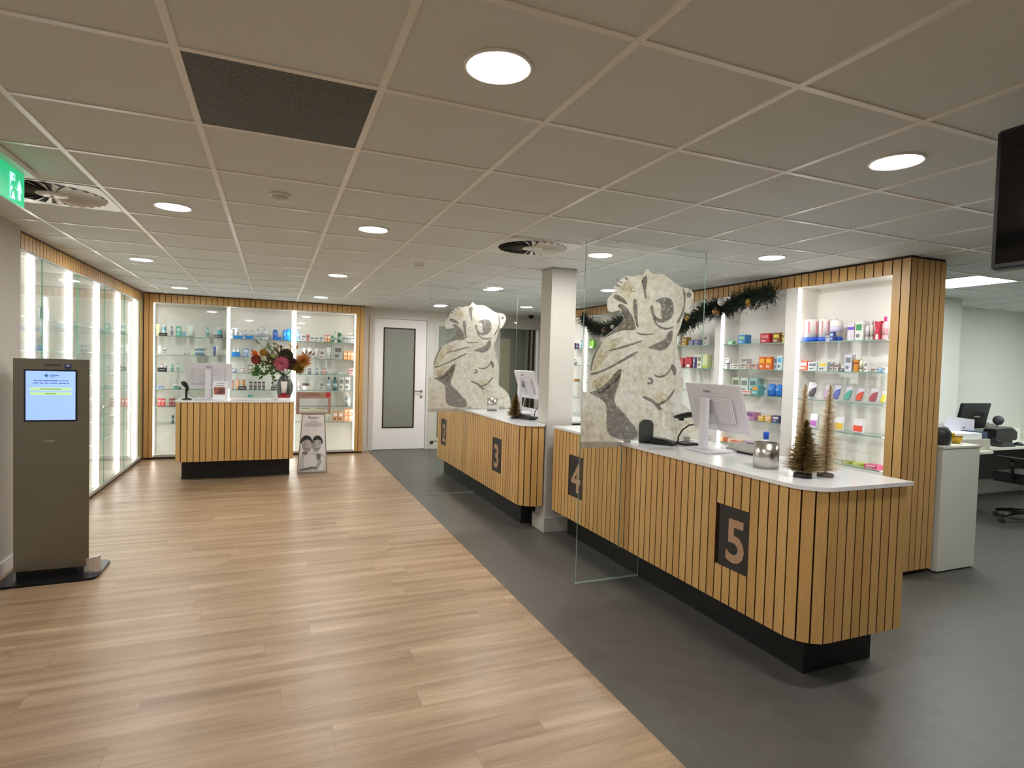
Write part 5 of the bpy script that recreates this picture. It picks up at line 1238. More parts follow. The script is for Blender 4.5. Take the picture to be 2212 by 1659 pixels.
for zz in (1.293, 1.262):
    b = MB(); b.box(-1.508, -1.280, ky - .0055, ky - .0045, zz - .010, zz + .010); bt = part('touch_button', b, gb, dsp)
    b = MB(); b.box(-1.455 + (.03 if zz < 1.28 else 0), -1.335 - (.03 if zz < 1.28 else 0), ky - .0062, ky - .0055, zz - .003, zz + .003); part('button_text', b, mat('button_ink', (.22, .42, .08), .4, emit=.4), bt)
b = MB(); b.box(-1.430, -1.335, ky - .0012, ky + .002, 1.448, 1.462); part('card_slot', b, mat('slot_brown', '4A4038', .6), t)
b = MB(); b.cyl((-1.300, ky - .002, 1.447), .021, .003, 28, axis='y'); sk = part('round_sticker', b, mat('sticker_navy', '24375A', .4), t)
b = MB(); b.prism([(-1.314, 1.447), (-1.300, 1.462), (-1.287, 1.453), (-1.294, 1.449)], ky - .0026, ky - .002, 'y'); part('sticker_symbol', b, mat('sticker_light', 'B9C4D6', .4), sk)
b = MB(); b.box(-1.435, -1.375, ky - .0012, ky + .002, .938, .943); part('receipt_slot', b, mat('slot_light', 'B9B2A0', .4), t)

# ================================================================ MONITORS
def monitor(label, cx, y0, y1, xt, xb, zt, zb, base, ground=1.0, brand='iiyama', mirror=1):
    """screen facing +x (staff); back towards the customers"""
    t = thing('computer_monitor', label, 'monitor', base)
    dx, dz = xb - xt, zb - zt
    Yd = Vector((0, -1, 0)); Dd = Vector((dx, 0, dz)); ln = Dd.length; Dn = Dd.normalized(); Nn = Vector((dz, 0, -dx)).normalized()
    if Nn.x > 0: Nn = -Nn
    O = Vector((xt, y1, zt)); W_ = y1 - y0
    def slab(mb, a0, a1, d0, d1, n0, n1, mi=0):
        vs = [mb.bm.verts.new(O + Yd * a + Dn * d + Nn * n) for n in (n0, n1) for d in (d0, d1) for a in (a0, a1)]
        for q in ((0, 2, 3, 1), (4, 5, 7, 6), (0, 1, 5, 4), (2, 6, 7, 3), (0, 4, 6, 2), (1, 3, 7, 5)):
            f = mb.bm.faces.new([vs[i] for i in q]); f.material_index = mi
    wm = mat('monitor_white', 'DDDADF', .45)
    b = MB(); slab(b, 0, W_, 0, ln, -.022, 0); b.bevel(.005); part('housing', b, wm, t)
    b = MB(); slab(b, .012, W_ - .012, .012, ln - .02, -.0235, -.0221); part('display', b, mat('monitor_display', (.5, .55, .62), .25, emit=.5), t)
    b = MB(); slab(b, W_ * .16, W_ * .84, ln * .28, ln * .80, 0, .028); b.bevel(.008); part('rear_cover', b, mat('monitor_white2', 'D2CFD4', .5), t)
    b = MB(); slab(b, W_ * .42, W_ * .50, ln * .40, ln * .55, .028, .05); part('hinge', b, M_GREY, t)
    p0 = O + Yd * W_ * .46 + Dn * ln * .44 + Nn * .045
    gx, gy = p0.x - .02, p0.y
    b = MB(); b.box(gx - .018, gx + .012, gy - .035, gy + .035, ground + .012, p0.z + .06); b.bevel(.005); part('stand_column', b, wm, t)
    b = MB(); b.box(gx - .07, gx + .15, gy - .13, gy + .13, ground + .001, ground + .013); b.bevel(.004); part('stand_foot', b, wm, t)
    if brand:
        o = O + Yd * W_ * .40 + Dn * ln * .17 + Nn * .001
        text('brand_text', brand, .026, o, Yd, -Dn, M_GREY, t, .0004, .0004, 'CENTER')
    return t, (gx, gy)
monitor('white monitor back on counter 5 beside the gold bristle trees', 0, 2.81, 3.33, 2.70, 2.795, 1.45, 1.135, (2.7, 3.07, 1.0))
monitor('white monitor back on counter 3, partly behind the white column', 0, 5.66, 6.20, 2.57, 2.67, 1.478, 1.17, (2.6, 5.95, 1.0))
# monitor on the desk, back towards the camera (-y)
t = thing('computer_monitor', 'white monitor back on the small slatted desk', 'monitor', (-.75, 8.3, 1.0))
wm = mat('monitor_white')
def tilt_slab(mb, x0, x1, z0, z1, n0, n1, yt, yb, zt, zb):
    vs = []
    for n_ in (n0, n1):
        for z in (z0, z1):
            y = yt + (yb - yt) * (zt - z) / (zt - zb)
            for x in (x0, x1): vs.append(mb.bm.verts.new((x, y + n_, z)))
    for q in ((0, 2, 3, 1), (4, 5, 7, 6), (0, 1, 5, 4), (2, 6, 7, 3), (0, 4, 6, 2), (1, 3, 7, 5)): mb.bm.faces.new([vs[i] for i in q])
TA = (8.22, 8.30, 1.455, 1.13)
b = MB(); tilt_slab(b, -1.025, -.50, 1.13, 1.455, 0, .022, *TA); b.bevel(.005); part('housing', b, wm, t)
b = MB(); tilt_slab(b, -1.01, -.515, 1.15, 1.443, .0221, .0235, *TA); part('display', b, mat('monitor_display'), t)
b = MB(); tilt_slab(b, -.95, -.58, 1.19, 1.385, -.03, 0, *TA); b.bevel(.008); part('rear_cover', b, mat('monitor_white2'), t)
b = MB(); b.box(-.80, -.735, 8.165, 8.195, 1.012, 1.375); b.bevel(.005); part('stand_column', b, wm, t)
b = MB(); b.box(-.90, -.62, 8.10, 8.34, 1.001, 1.013); b.bevel(.004); part('stand_foot', b, wm, t)
text('brand_text', 'iiyama', .028, (-.765, 8.2235, 1.405), (1, 0, 0), (0, -.24, 1), M_GREY, t, .0004, .0004)

# barcode scanner and card terminal helpers
def terminal(label, c, rz, z=1.0):
    t = thing('card_terminal', label, 'card terminal', (c[0], c[1], z))
    M = Matrix.Rotation(rz, 4, 'Z')
    def T(b):
        for v in b.bm.verts: v.co = Vector((c[0], c[1], z)) + (M @ v.co)
        return b
    b = MB(); b.prism([(-.09, 0), (.09, 0), (.09, .022), (.05, .034), (-.09, .05)], -.04, .04, 'y'); b.bevel(.004); T(b); part('body', b, M_BLACK, t)
    b = MB(); b.prism([(-.075, .0485), (-.02, .0425), (-.02, .0445), (-.075, .0505)], -.03, .03, 'y'); T(b); part('display', b, mat('terminal_display', '6E7A78', .2), t)
    b = MB()
    for i in range(4):
        for j in range(3):
            xx = -.005 + .02 * i; zz = .0415 - .0035 * i
            b.box(xx, xx + .014, -.03 + .022 * j, -.014 + .022 * j, zz - .004, zz + .0025)
    T(b); part('keypad', b, mat('key_grey', '6A6C6E', .5), t)
    return t
terminal('black card terminal on counter 4 beside the glass screen', (2.60, 3.42), math.radians(-60))
terminal('black card terminal on counter 3 right of the little gold tree', (2.36, 5.30), math.radians(-75))
# payment reader hood (dark rounded privacy shield behind the terminal)
t = thing('privacy_hood', 'dark rounded privacy hood behind the card terminal on counter 4', 'stand', (2.535, 3.54, 1.0))
b = MB(); pts = [(-.06, 0), (.06, 0), (.06, .13)] + [(.06 * math.cos(PI * i / 8), .13 + .04 * math.sin(PI * i / 8)) for i in range(1, 8)] + [(-.06, .13)]
b.prism([(2.535 + p[0], 1.001 + p[1]) for p in pts], 3.535, 3.545, 'y'); part('hood_panel', b, mat('smoked_hood', '4A4D48', .2), t)
b = MB(); b.box(2.48, 2.59, 3.50, 3.535, 1.001, 1.012); part('hood_foot', b, M_BLACK, t)
# corded scanner on goose neck, counter 5
t = thing('barcode_scanner', 'black corded barcode scanner on a bent stand behind the monitor on counter 5', 'scanner', (2.80, 3.42, 1.0))
b = MB(); b.box(2.72, 2.86, 3.33, 3.50, 1.001, 1.014); b.bevel(.004); part('stand_foot', b, M_BLACK, t)
b = MB(); b.tube([(2.76, 3.46, 1.012), (2.765, 3.46, 1.05), (2.78, 3.44, 1.10), (2.81, 3.40, 1.14), (2.84, 3.34, 1.155), (2.85, 3.30, 1.15)], .006, 10); part('gooseneck', b, mat('gooseneck_brown', '3E3430', .4), t)
b = MB(); b.tube([(2.80, 3.56, 1.185), (2.80, 3.53, 1.19), (2.81, 3.46, 1.205), (2.82, 3.38, 1.222), (2.825, 3.32, 1.228), (2.83, 3.27, 1.222)], [.008, .015, .021, .023, .026, .030], 12); b.box(2.795, 2.82, 3.475, 3.505, 1.165, 1.20); part('scanner_head', b, M_BLACK, t)
b = MB(); b.tube([(2.80, 3.56, 1.185), (2.78, 3.62, 1.175), (2.75, 3.70, 1.14), (2.735, 3.70, 1.11), (2.73, 3.62, 1.05), (2.725, 3.56, 1.015), (2.72, 3.59, 1.004)], .0028, 6); part('cable', b, M_DGREY, t)
b = MB(); b.tube([(2.74, 3.42, 1.004), (2.74, 3.50, 1.02), (2.82, 3.45, 1.03), (2.95, 3.25, 1.012), (2.9, 3.15, 1.004)], .0025, 6)
tag(b.build('loose_cable', mat('cable_white', 'D9D9DA', .5), None, (2.8, 3.3, 1.0)), 'thin pale cable lying on counter 5 behind the monitor', 'cable')
# tablet / pen tray lying behind the monitor
t = thing('signature_pad', 'thin grey signature pad raised on a rest behind the counter 5 monitor', 'signature pad', (2.88, 3.0, 1.0))
b = MB(); b.prism([(2.86, 1.012), (2.98, 1.045), (2.98, 1.055), (2.86, 1.022)], 2.84, 3.08, 'y'); b.bevel(.003); part('pad', b, mat('pad_grey', 'A9A79E', .3, .6), t)
b = MB(); b.box(2.90, 2.97, 2.9, 3.02, 1.001, 1.02); part('rest', b, M_DGREY, t)
# scanner on counter 3 (partly behind the column) and by the desk
t = thing('barcode_scanner', 'black handheld scanner on a thin stand on counter 3, against the column', 'scanner', (2.50, 5.42, 1.0))
b = MB(); b.box(2.44, 2.54, 5.36, 5.46, 1.001, 1.012); part('stand_foot', b, M_BLACK, t)
b = MB(); b.tube([(2.49, 5.42, 1.01), (2.50, 5.42, 1.07), (2.53, 5.40, 1.12), (2.56, 5.38, 1.135)], .005, 8); part('gooseneck', b, M_DGREY, t)
b = MB(); b.tube([(2.55, 5.39, 1.125), (2.58, 5.36, 1.15), (2.61, 5.33, 1.165)], [.010, .018, .024], 10); part('scanner_head', b, M_BLACK, t)
b = MB(); b.tube([(2.40, 5.6, 1.004), (2.47, 5.75, 1.02), (2.55, 5.85, 1.10), (2.61, 5.92, 1.2)], .003, 6)
tag(b.build('loose_cable', mat('cable_white'), None, (2.5, 5.7, 1.0)), 'white cable hanging from the counter 3 monitor', 'cable')
t = thing('keypad', 'low dark keypad beside the card terminal on counter 3', 'keypad', (2.36, 5.45, 1.0))
b = MB(); b.box(2.28, 2.40, 5.42, 5.50, 1.001, 1.022); b.bevel(.004); part('body', b, M_DGREY, t)
t = thing('barcode_scanner', 'black standing barcode scanner on the left end of the small desk', 'scanner', (-1.03, 8.16, 1.0))
b = MB(); b.lathe([(.06, .001), (.06, .008), (.03, .016), (.012, .02)], (-1.0, 8.17, 1.0), 20); part('stand_foot', b, M_BLACK, t)
b = MB(); b.box(-1.015, -.993, 8.155, 8.185, 1.015, 1.13); part('stand_post', b, M_BLACK, t)
b = MB(); b.tube([(-1.045, 8.12, 1.20), (-1.035, 8.13, 1.205), (-1.02, 8.15, 1.19), (-1.0, 8.17, 1.155), (-.99, 8.18, 1.11)], [.022, .030, .030, .024, .014], 12); part('scanner_head', b, M_BLACK, t)
b = MB(); b.tube([(-.99, 8.18, 1.10), (-.97, 8.19, 1.06), (-.93, 8.19, 1.03), (-.90, 8.19, 1.006)], .003, 6); part('cable', b, M_DGREY, t)
# display card and product on the desk
t = thing('display_card', 'white counter card with dark red photo on the small desk', 'display card', (-.61, 8.08, 1.0))
b = MB(); tilt_slab(b, -.70, -.53, 1.001, 1.235, 0, .006, 8.09, 8.06, 1.235, 1.001); part('card', b, mat('card_white', 'ECEDF2', .5), t)
ph = mat('card_photo', '8A4A40', .5); N, L, bb = nodes(ph); tc = N.new('ShaderNodeTexCoord'); n = noise(N, L, tc.outputs['Object'], 14, 2); r = ramp(N, ((.35, '4A3A3A'), (.5, '7A4038'), (.65, 'B8604C'))); L.new(n.outputs[0], r.inputs[0]); L.new(r.outputs[0], bb.inputs['Base Color'])
b = MB(); tilt_slab(b, -.69, -.565, 1.07, 1.16, -.0012, 0, 8.09, 8.06, 1.235, 1.001); part('photo', b, ph, t)
b = MB(); tilt_slab(b, -.66, -.57, 1.205, 1.213, -.0012, 0, 8.09, 8.06, 1.235, 1.001); tilt_slab(b, -.68, -.58, 1.176, 1.184, -.0012, 0, 8.09, 8.06, 1.235, 1.001); part('lettering_mark', b, mat('card_ink', '8A8A94', .5), t)
t = thing('product_display', 'white cream tube standing on a red and white display block before the vase', 'product display', (.125, 8.06, 1.0))
b = MB(); b.box(.055, .20, 8.02, 8.10, 1.001, 1.035); part('block', b, mat('block_white', 'F0EEEE', .5), t)
b = MB(); b.box(.05, .19, 8.018, 8.10, 1.035, 1.065); part('block_band', b, mat('block_red', 'A02A34', .5), t, 'dark red block band')
b = MB(); b.lathe([(.03, 1.065), (.03, 1.095), (.027, 1.10)], (.12, 8.06, 0), 18); part('cap', b, mat('block_red'), t)
b = MB(); n = 14; A0 = [b.bm.verts.new((.12 + .029 * math.cos(2 * PI * i / n), 8.06 + .026 * math.sin(2 * PI * i / n), 1.10)) for i in range(n)]; A1 = [b.bm.verts.new((.12 + .042 * math.cos(2 * PI * i / n), 8.06 + .003 * math.sin(2 * PI * i / n), 1.245)) for i in range(n)]
for i in range(n): f = b.bm.faces.new((A0[i], A0[(i + 1) % n], A1[(i + 1) % n], A1[i])); f.smooth = True
b.bm.faces.new(A0); b.bm.faces.new(A1); part('tube_body', b, mat('tube_cream', 'E6E0DA', .4), t)
# steel cups
def cup(label, c, r, h, lid=True):
    t = thing('steel_canister', label, 'canister', c)
    b = MB(); b.lathe([(r, .001), (r, h), (r * .94, h), (r * .94, .006), (0, .006)], c, 36); part('body', b, mat('brushed_canister', 'C8C4BC', .27, 1.0), t)
    return t
cup('brushed steel cup behind the gold bristle trees on counter 5', (2.59, 2.47, 1.0), .068, .145)
cup('small steel cup before the stone print on counter 2', (2.375, 6.36, 1.0), .062, .14)
t = thing('spray_bottle', 'small clear bottle with a blue cap behind the steel cup on counter 5', 'bottle', (2.72, 2.60, 1.0))
b = MB(); b.lathe([(.024, .001), (.026, .01), (.026, .12), (.012, .145)], (2.72, 2.60, 1.0), 18); part('body', b, mat('bottle_clear', 'E8EEF4', .2), t)
b = MB(); b.lathe([(.016, .145), (.016, .185), (.014, .188)], (2.72, 2.60, 1.0), 16); part('cap', b, mat('cap_blue', '1C62D8', .35), t, 'bright blue cap')

# ================================================================ BRISTLE TREES
def bristle(label, c, tip, r0, layers, per, mcol, tcol, base_r, base_h, seed, density=1.0, wood=True):
    rnd = random.Random(seed)
    t = thing('bristle_tree', label, 'decorative tree', c, 'gold bristle trees on the counters')
    C0 = Vector(c); T = Vector(tip)
    b = MB(); b.lathe([(base_r, .001), (base_r, base_h * .9), (base_r * .9, base_h)], c, 18); part('base', b, tcol, t)
    b = MB(); b.tube([C0 + Vector((0, 0, base_h)), T], [.006, .0025], 8); part('stem', b, mat('wire_stem', '8C7450', .5), t)
    b = MB(); H = (T - C0).length
    for k in range(layers):
        f = (k + .5) / layers
        z = base_h + .01 + (H - base_h - .012) * f
        rad = (r0 * (1 - f) ** .9 + .009) * (1 + .22 * math.sin(k * 1.9 + seed) * (1 if density > 1 else .6))
        o = C0 + (T - C0) * (z / H)
        for j in range(per):
            a = rnd.random() * 2 * PI; l = rad * rnd.uniform(.62, 1.12)
            d = Vector((math.cos(a), math.sin(a), rnd.uniform(-.10, .28))) * l
            b.needle(o + Vector((0, 0, rnd.uniform(-.4, .4) * H / layers)), d, .0017 * density)
    part('bristles', b, mcol, t)
bg = noisy('gold_bristle', 'C4AC88', 'E8D8B8', .35, 60); bd = noisy('dark_gold_bristle', '4E3F22', 'A48C58', .35, 60)
bb1 = mat('tree_base_grey', '5A4E44', .7); bb2 = mat('tree_base_dark', '2E2620', .7)
bristle('tall thin gold bristle tree, left behind the dense one, on counter 5', (2.765, 2.40, 1.0), (2.79, 2.40, 1.48), .085, 52, 38, bg, bb1, .04, .018, 11)
bristle('dense short dark gold bristle tree in front of the steel cup on counter 5', (2.565, 2.20, 1.0), (2.60, 2.22, 1.30), .100, 30, 110, bd, bb2, .045, .02, 12, 1.5)
bristle('tall thin gold bristle tree nearest the rounded end of counter 5', (2.705, 2.18, 1.0), (2.715, 2.18, 1.485), .088, 54, 38, bg, bb1, .04, .018, 13)
bristle('little brown gold bristle tree on counter 3', (2.27, 5.42, 1.0), (2.28, 5.42, 1.265), .078, 44, 66, bd, bb2, .035, .018, 14, 1.7)

# ================================================================ VASE AND FLOWERS
t = thing('vase', 'dark glazed vase of autumn flowers on the right end of the small desk', 'vase', (.13, 8.22, 1.0))
b = MB(); b.lathe([(.06, .001), (.075, .02), (.105, .12), (.11, .19), (.09, .255), (.06, .29), (.062, .315), (.052, .315), (.05, .29), (0, .28)], (.13, 8.22, 1.0), 32)
vm = mat('vase_glaze', '3C4340', .2, coat=.5); N, L, bb = nodes(vm); tc = N.new('ShaderNodeTexCoord'); mp = mapping(N, L, tc.outputs['Object'], (6, 6, 1)); n = noise(N, L, mp.outputs[0], 3, 3); r = ramp(N, ((.35, '2E3432'), (.7, '6A716C'))); L.new(n.outputs[0], r.inputs[0]); L.new(r.outputs[0], bb.inputs['Base Color'])
part('body', b, vm, t)
rf = random.Random(5)
VB = Vector((.13, 8.22, 1.30))
def flower(label, cat, pos, build, stemc='4E6A34', name='flower'):
    t = thing(name, label, cat, VB, 'autumn flowers in the dark vase')
    P0 = Vector(pos)
    b = MB(); mid = (VB + P0) / 2 + Vector((0, 0, .03)); b.tube([VB, mid, P0], .0028, 6); part('stem', b, mat('stem_' + stemc, stemc, .6), t)
    build(t, P0); return t
def dahlia(t, P0):
    b = MB()
    for ring, (n, l, k) in enumerate(((16, .105, .06), (14, .08, .30), (10, .055, .6))):
        for i in range(n):
            a = 2 * PI * (i + .5 * ring) / n
            d = Vector((math.cos(a), -k, math.sin(a))) * l
            b.leaf(P0 + Vector((0, -.004 * ring, 0)), d, .016, .012)
    part('petals', b, mat('petal_pink', 'B8586C', .6), t)
    b = MB(); b.ball(P0 + Vector((0, -.02, 0)), .018, 12); part('flower_centre', b, mat('petal_deep', '7A1F38', .6), t)
def orb(c1, r, rough=.7):
    def f(t, P0):
        b = MB(); n = 60
        b.ball(P0, r * .8, 14)
        for i in range(n):
            th = math.acos(1 - 2 * (i + .5) / n); ph_ = PI * (1 + 5 ** .5) * i
            d = Vector((math.sin(th) * math.cos(ph_), math.sin(th) * math.sin(ph_), math.cos(th)))
            b.leaf(P0 + d * r * .55, (d + Vector((0, 0, .35))) * r * .6, r * .28, .004)
        part('bloom', b, mat('bloom_' + c1, c1, rough), t)
    return f
def spray(c1, n, sp, ll, lw):
    def f(t, P0):
        b = MB()
        for i in range(n):
            o = P0 + Vector((rf.gauss(0, sp), rf.gauss(0, sp * .7), rf.gauss(0, sp)))
            d = (o - VB).normalized() + Vector((rf.uniform(-.7, .7), rf.uniform(-.7, .7), rf.uniform(-.5, .7)))
            b.leaf(o, d.normalized() * ll * rf.uniform(.7, 1.2), lw, .006)
        part('leaves', b, mat('leaf_' + c1, c1, .6), t)
    return f
def fuzzy(c1, r):
    def f(t, P0):
        b = MB()
        for i in range(520):
            d = Vector((rf.gauss(0, 1), rf.gauss(0, 1), rf.gauss(0, 1))).normalized()
            b.needle(P0 + d * r * rf.uniform(0, .35), d * r * rf.uniform(.6, 1.05), .0042)
        part('bloom', b, mat('fuzz_' + c1, c1, .8), t)
    return f
def sprig(c1, tips):
    def f(t, P0):
        b = MB()
        for k in range(tips):
            a = rf.uniform(-1, 1); e = P0 + Vector((a * .10, rf.uniform(-.04, .04), rf.uniform(.03, .13)))
            b.tube([P0, (P0 + e) / 2 + Vector((0, 0, .01)), e], .0022, 5); b.leaf((P0 + e) / 2, (e - P0) * .55, .010, .004)
        part('leaves', b, mat('sprig_' + c1, c1, .6), t)
    return f
flower('large pink dahlia at the front of the bouquet', 'flower', (.085, 8.08, 1.475), dahlia)
flower('dark red and orange bud flower at the far left of the bouquet', 'flower', (-.215, 8.16, 1.51), orb('8E3D22', .058))
flower('small bright orange flower above the red bud', 'flower', (-.235, 8.2, 1.60), orb('E8742A', .030))
flower('ochre flower at the upper left of the bouquet', 'flower', (-.13, 8.2, 1.60), orb('B58638', .045))
flower('large dark green and brown protea head in the bouquet middle', 'flower', (.14, 8.22, 1.565), orb('3E3A2A', .085))
flower('brown plum flower cluster right of the pink dahlia', 'flower', (.215, 8.18, 1.46), orb('4A2A22', .075))
flower('fluffy orange yellow bloom on the right of the bouquet', 'flower', (.355, 8.2, 1.52), fuzzy('C98838', .12))
flower('mustard bloom low on the right of the bouquet', 'flower', (.30, 8.15, 1.415), fuzzy('8E6C1C', .085))
flower('muted olive flower cluster left of the pink dahlia', 'flower', (-.08, 8.2, 1.51), orb('6F6A48', .075))
flower('pale cream blossom cluster on the left of the bouquet', 'flower', (-.125, 8.12, 1.53), orb('C9C6A8', .032))
flower('pale green blossom between olive cluster and dahlia', 'flower', (-.01, 8.12, 1.57), orb('A8AE7C', .028))
flower('white small blossoms low at the front left', 'flower', (-.07, 8.10, 1.41), spray('D9DDC4', 26, .045, .022, .012))
flower('dark green leaves low at the left of the bouquet', 'foliage', (-.14, 8.2, 1.40), spray('3E6A2A', 46, .055, .06, .016), name='leaf_spray')
flower('green leaves hanging under the dahlia', 'foliage', (.0, 8.16, 1.37), spray('4A6A2E', 34, .05, .055, .015), name='leaf_spray')
flower('brown green leaves behind the pink dahlia', 'foliage', (.10, 8.28, 1.50), spray('4E4A30', 60, .07, .06, .018), name='leaf_spray')
flower('grey eucalyptus leaves at the top middle of the bouquet', 'foliage', (.0, 8.26, 1.60), spray('7C8468', 24, .055, .045, .016), name='leaf_spray')
flower('tall single green leaf sprig at the upper left', 'foliage', (-.125, 8.24, 1.66), sprig('6A7E3E', 4), name='leaf_spray')
flower('orange pointed leaf sprig at the upper right', 'foliage', (.26, 8.22, 1.64), sprig('C8862E', 7), name='leaf_spray')
flower('thin brown twig sprig at the far right', 'foliage', (.42, 8.2, 1.55), sprig('7A5A48', 6), name='leaf_spray')

# ================================================================ POSTER STAND
t = thing('floor_display', 'advertising floor stand with a black and white photo of two people, beside the desk', 'advertising display', (.5, 8.3, 0))
yb_, yt_ = 8.24, 8.34
def board_y(z): return yb_ + (yt_ - yb_) * z / .80
def flat(mb, pts, off, mi=0, th=.0012):
    F = [mb.bm.verts.new((p[0], board_y(p[1]) - off - th, p[1])) for p in pts]; K = [mb.bm.verts.new((p[0], board_y(p[1]) - off, p[1])) for p in pts]
    f = mb.bm.faces.new(F); f.material_index = mi; f = mb.bm.faces.new(K[::-1]); f.material_index = mi
    for i in range(len(pts)): f = mb.bm.faces.new((F[i], K[i], K[(i + 1) % len(pts)], F[(i + 1) % len(pts)])); f.material_index = mi
b = MB(); flat(b, [(.302, .004), (.69, .004), (.655, .80), (.358, .80)], 0, th=.02); part('board', b, mat('stand_taupe', '8C7A72', .6), t)
b = MB(); flat(b, [(.315, .02), (.677, .02), (.643, .785), (.369, .785)], .0205); po = part('poster', b, mat('poster_white', 'E2DFE0', .5), t)
def ell(cx, cz, rx, rz, a0=0, a1=360, n=22): return [(cx + rx * math.cos(math.radians(a0 + (a1 - a0) * i / n)), cz + rz * math.sin(math.radians(a0 + (a1 - a0) * i / n))) for i in range(n + (0 if a1 - a0 >= 360 else 1))]
G = [mat('photo_grey_%d' % i, c, .5) for i, c in enumerate(('262423', '6E6C6B', '9C9A99', 'BDBBBA', 'D6D4D3', '4A4847'))]
b = MB()
o1 = .0222
flat(b, [(.318, .02), (.674, .02), (.667, .20), (.655, .245), (.60, .265), (.54, .275), (.43, .275), (.36, .255), (.335, .21)], o1, 3)         # shoulders
flat(b, [(.40, .06), (.52, .05), (.555, .15), (.53, .24), (.47, .262), (.40, .245), (.385, .15)], o1 + .0013, 4)        # light shirt
flat(b, [(.57, .04), (.64, .04), (.655, .18), (.62, .235), (.585, .2)], o1 + .0013, 4)
flat(b, [(.545, .255), (.60, .26), (.605, .20), (.575, .16), (.55, .20)], o1 + .0014, 1)
flat(b, [(.36, .262), (.42, .245), (.43, .285), (.37, .29)], o1 + .0014, 1)
flat(b, [(.33, .03), (.50, .06), (.56, .05), (.545, .085), (.48, .09), (.34, .06)], o1 + .0027, 1)
flat(b, [(.565, .05), (.62, .16), (.60, .19), (.55, .09)], o1 + .0028, 2)
flat(b, ell(.425, .375, .062, .098), o1 + .0013, 2)        # left face
flat(b, ell(.545, .375, .058, .095), o1 + .0013, 2)        # right face
flat(b, ell(.44, .385, .036, .055), o1 + .0026, 3)
flat(b, ell(.56, .385, .032, .055), o1 + .0026, 3)
flat(b, ell(.418, .418, .075, .092, -8, 190) + [(.352, .40), (.375, .435), (.42, .455), (.465, .445), (.48, .41)], o1 + .0030, 0)   # hair
flat(b, ell(.560, .418, .066, .088, -20, 185) + [(.505, .40), (.52, .44), (.56, .452), (.60, .435), (.612, .385)], o1 + .0036, 0)
for cx in (.43, .55):
    for sx in (-.020, .020):
        flat(b, ell(cx + sx + .005, .392, .010, .004, n=10), o1 + .0042, 5)
        flat(b, [(cx + sx - .009, .402), (cx + sx + .016, .402), (cx + sx + .014, .406), (cx + sx - .007, .405)], o1 + .0042, 0)
    flat(b, [(cx + .002, .385), (cx + .011, .355), (cx, .352), (cx - .002, .36)], o1 + .0042, 1)
    flat(b, ell(cx + .004, .332, .018, .006, n=12), o1 + .0042, 1)
part('printed_photo', b, G, po, 'black and white photo of two people with short dark hair, cheek to cheek')
yz = board_y(.745) - .0225
text('brand_text', 'Eucerin', .045, (.507, yz, .735), (1, 0, 0), (0, .125, 1), mat('poster_ink', '5A4444', .5), po, .0008, .001)
b = MB(); flat(b, [(.47, .728), (.507, .720), (.545, .728), (.507, .724)], .0225); part('brand_arc', b, mat('brand_red', '8E2A38', .5), po)
b = MB()
for i, (w, z) in enumerate(((.05, .692), (.10, .672), (.11, .660), (.12, .648), (.12, .636), (.09, .624))): flat(b, [(.507 - w, z), (.507 + w, z), (.507 + w, z + .005), (.507 - w, z + .005)], .0225)
part('text_lines', b, mat('text_grey', '9A9897', .5), po)
# framed header above
yh = 8.36
hm = mat('header_tan', 'B08E7C', .6)
b = MB(); b.box(.285, .735, yh, yh + .015, 1.005, 1.095); b.box(.285, .325, yh, yh + .015, .79, 1.005); b.box(.695, .735, yh, yh + .015, .79, 1.005); b.box(.325, .695, yh, yh + .015, .79, .812); part('header_frame', b, hm, t)
b = MB(); b.box(.325, .695, yh + .004, yh + .007, .812, 1.005); part('header_window', b, M_PLASTIC, t)
b = MB(); b.box(.345, .46, yh - .001, yh + .003, .862, .875); b.box(.54, .66, yh - .001, yh + .003, .862, .875); b.box(.34, .62, yh - .001, yh + .003, .818, .826); part('header_strip', b, mat('strip_gold', 'C8AE78', .6), t)
b = MB()
for z, x_a, x_b in ((1.058, .37, .60), (1.040, .36, .63), (1.068, .40, .56)): b.box(x_a, x_b, yh - .001, yh, z, z + .007)
part('header_text', b, mat('header_ink', '7E5E50', .6), t)
b = MB(); b.cyl((.695, yh - .003, 1.055), .037, .003, 26, axis='y'); part('round_badge', b, mat('badge_red', 'C83A44', .4), t, 'red round badge')
b = MB(); b.box(.45, .55, yh, yh + .02, .70, .80); part('header_strut', b, mat('stand_taupe'), t)

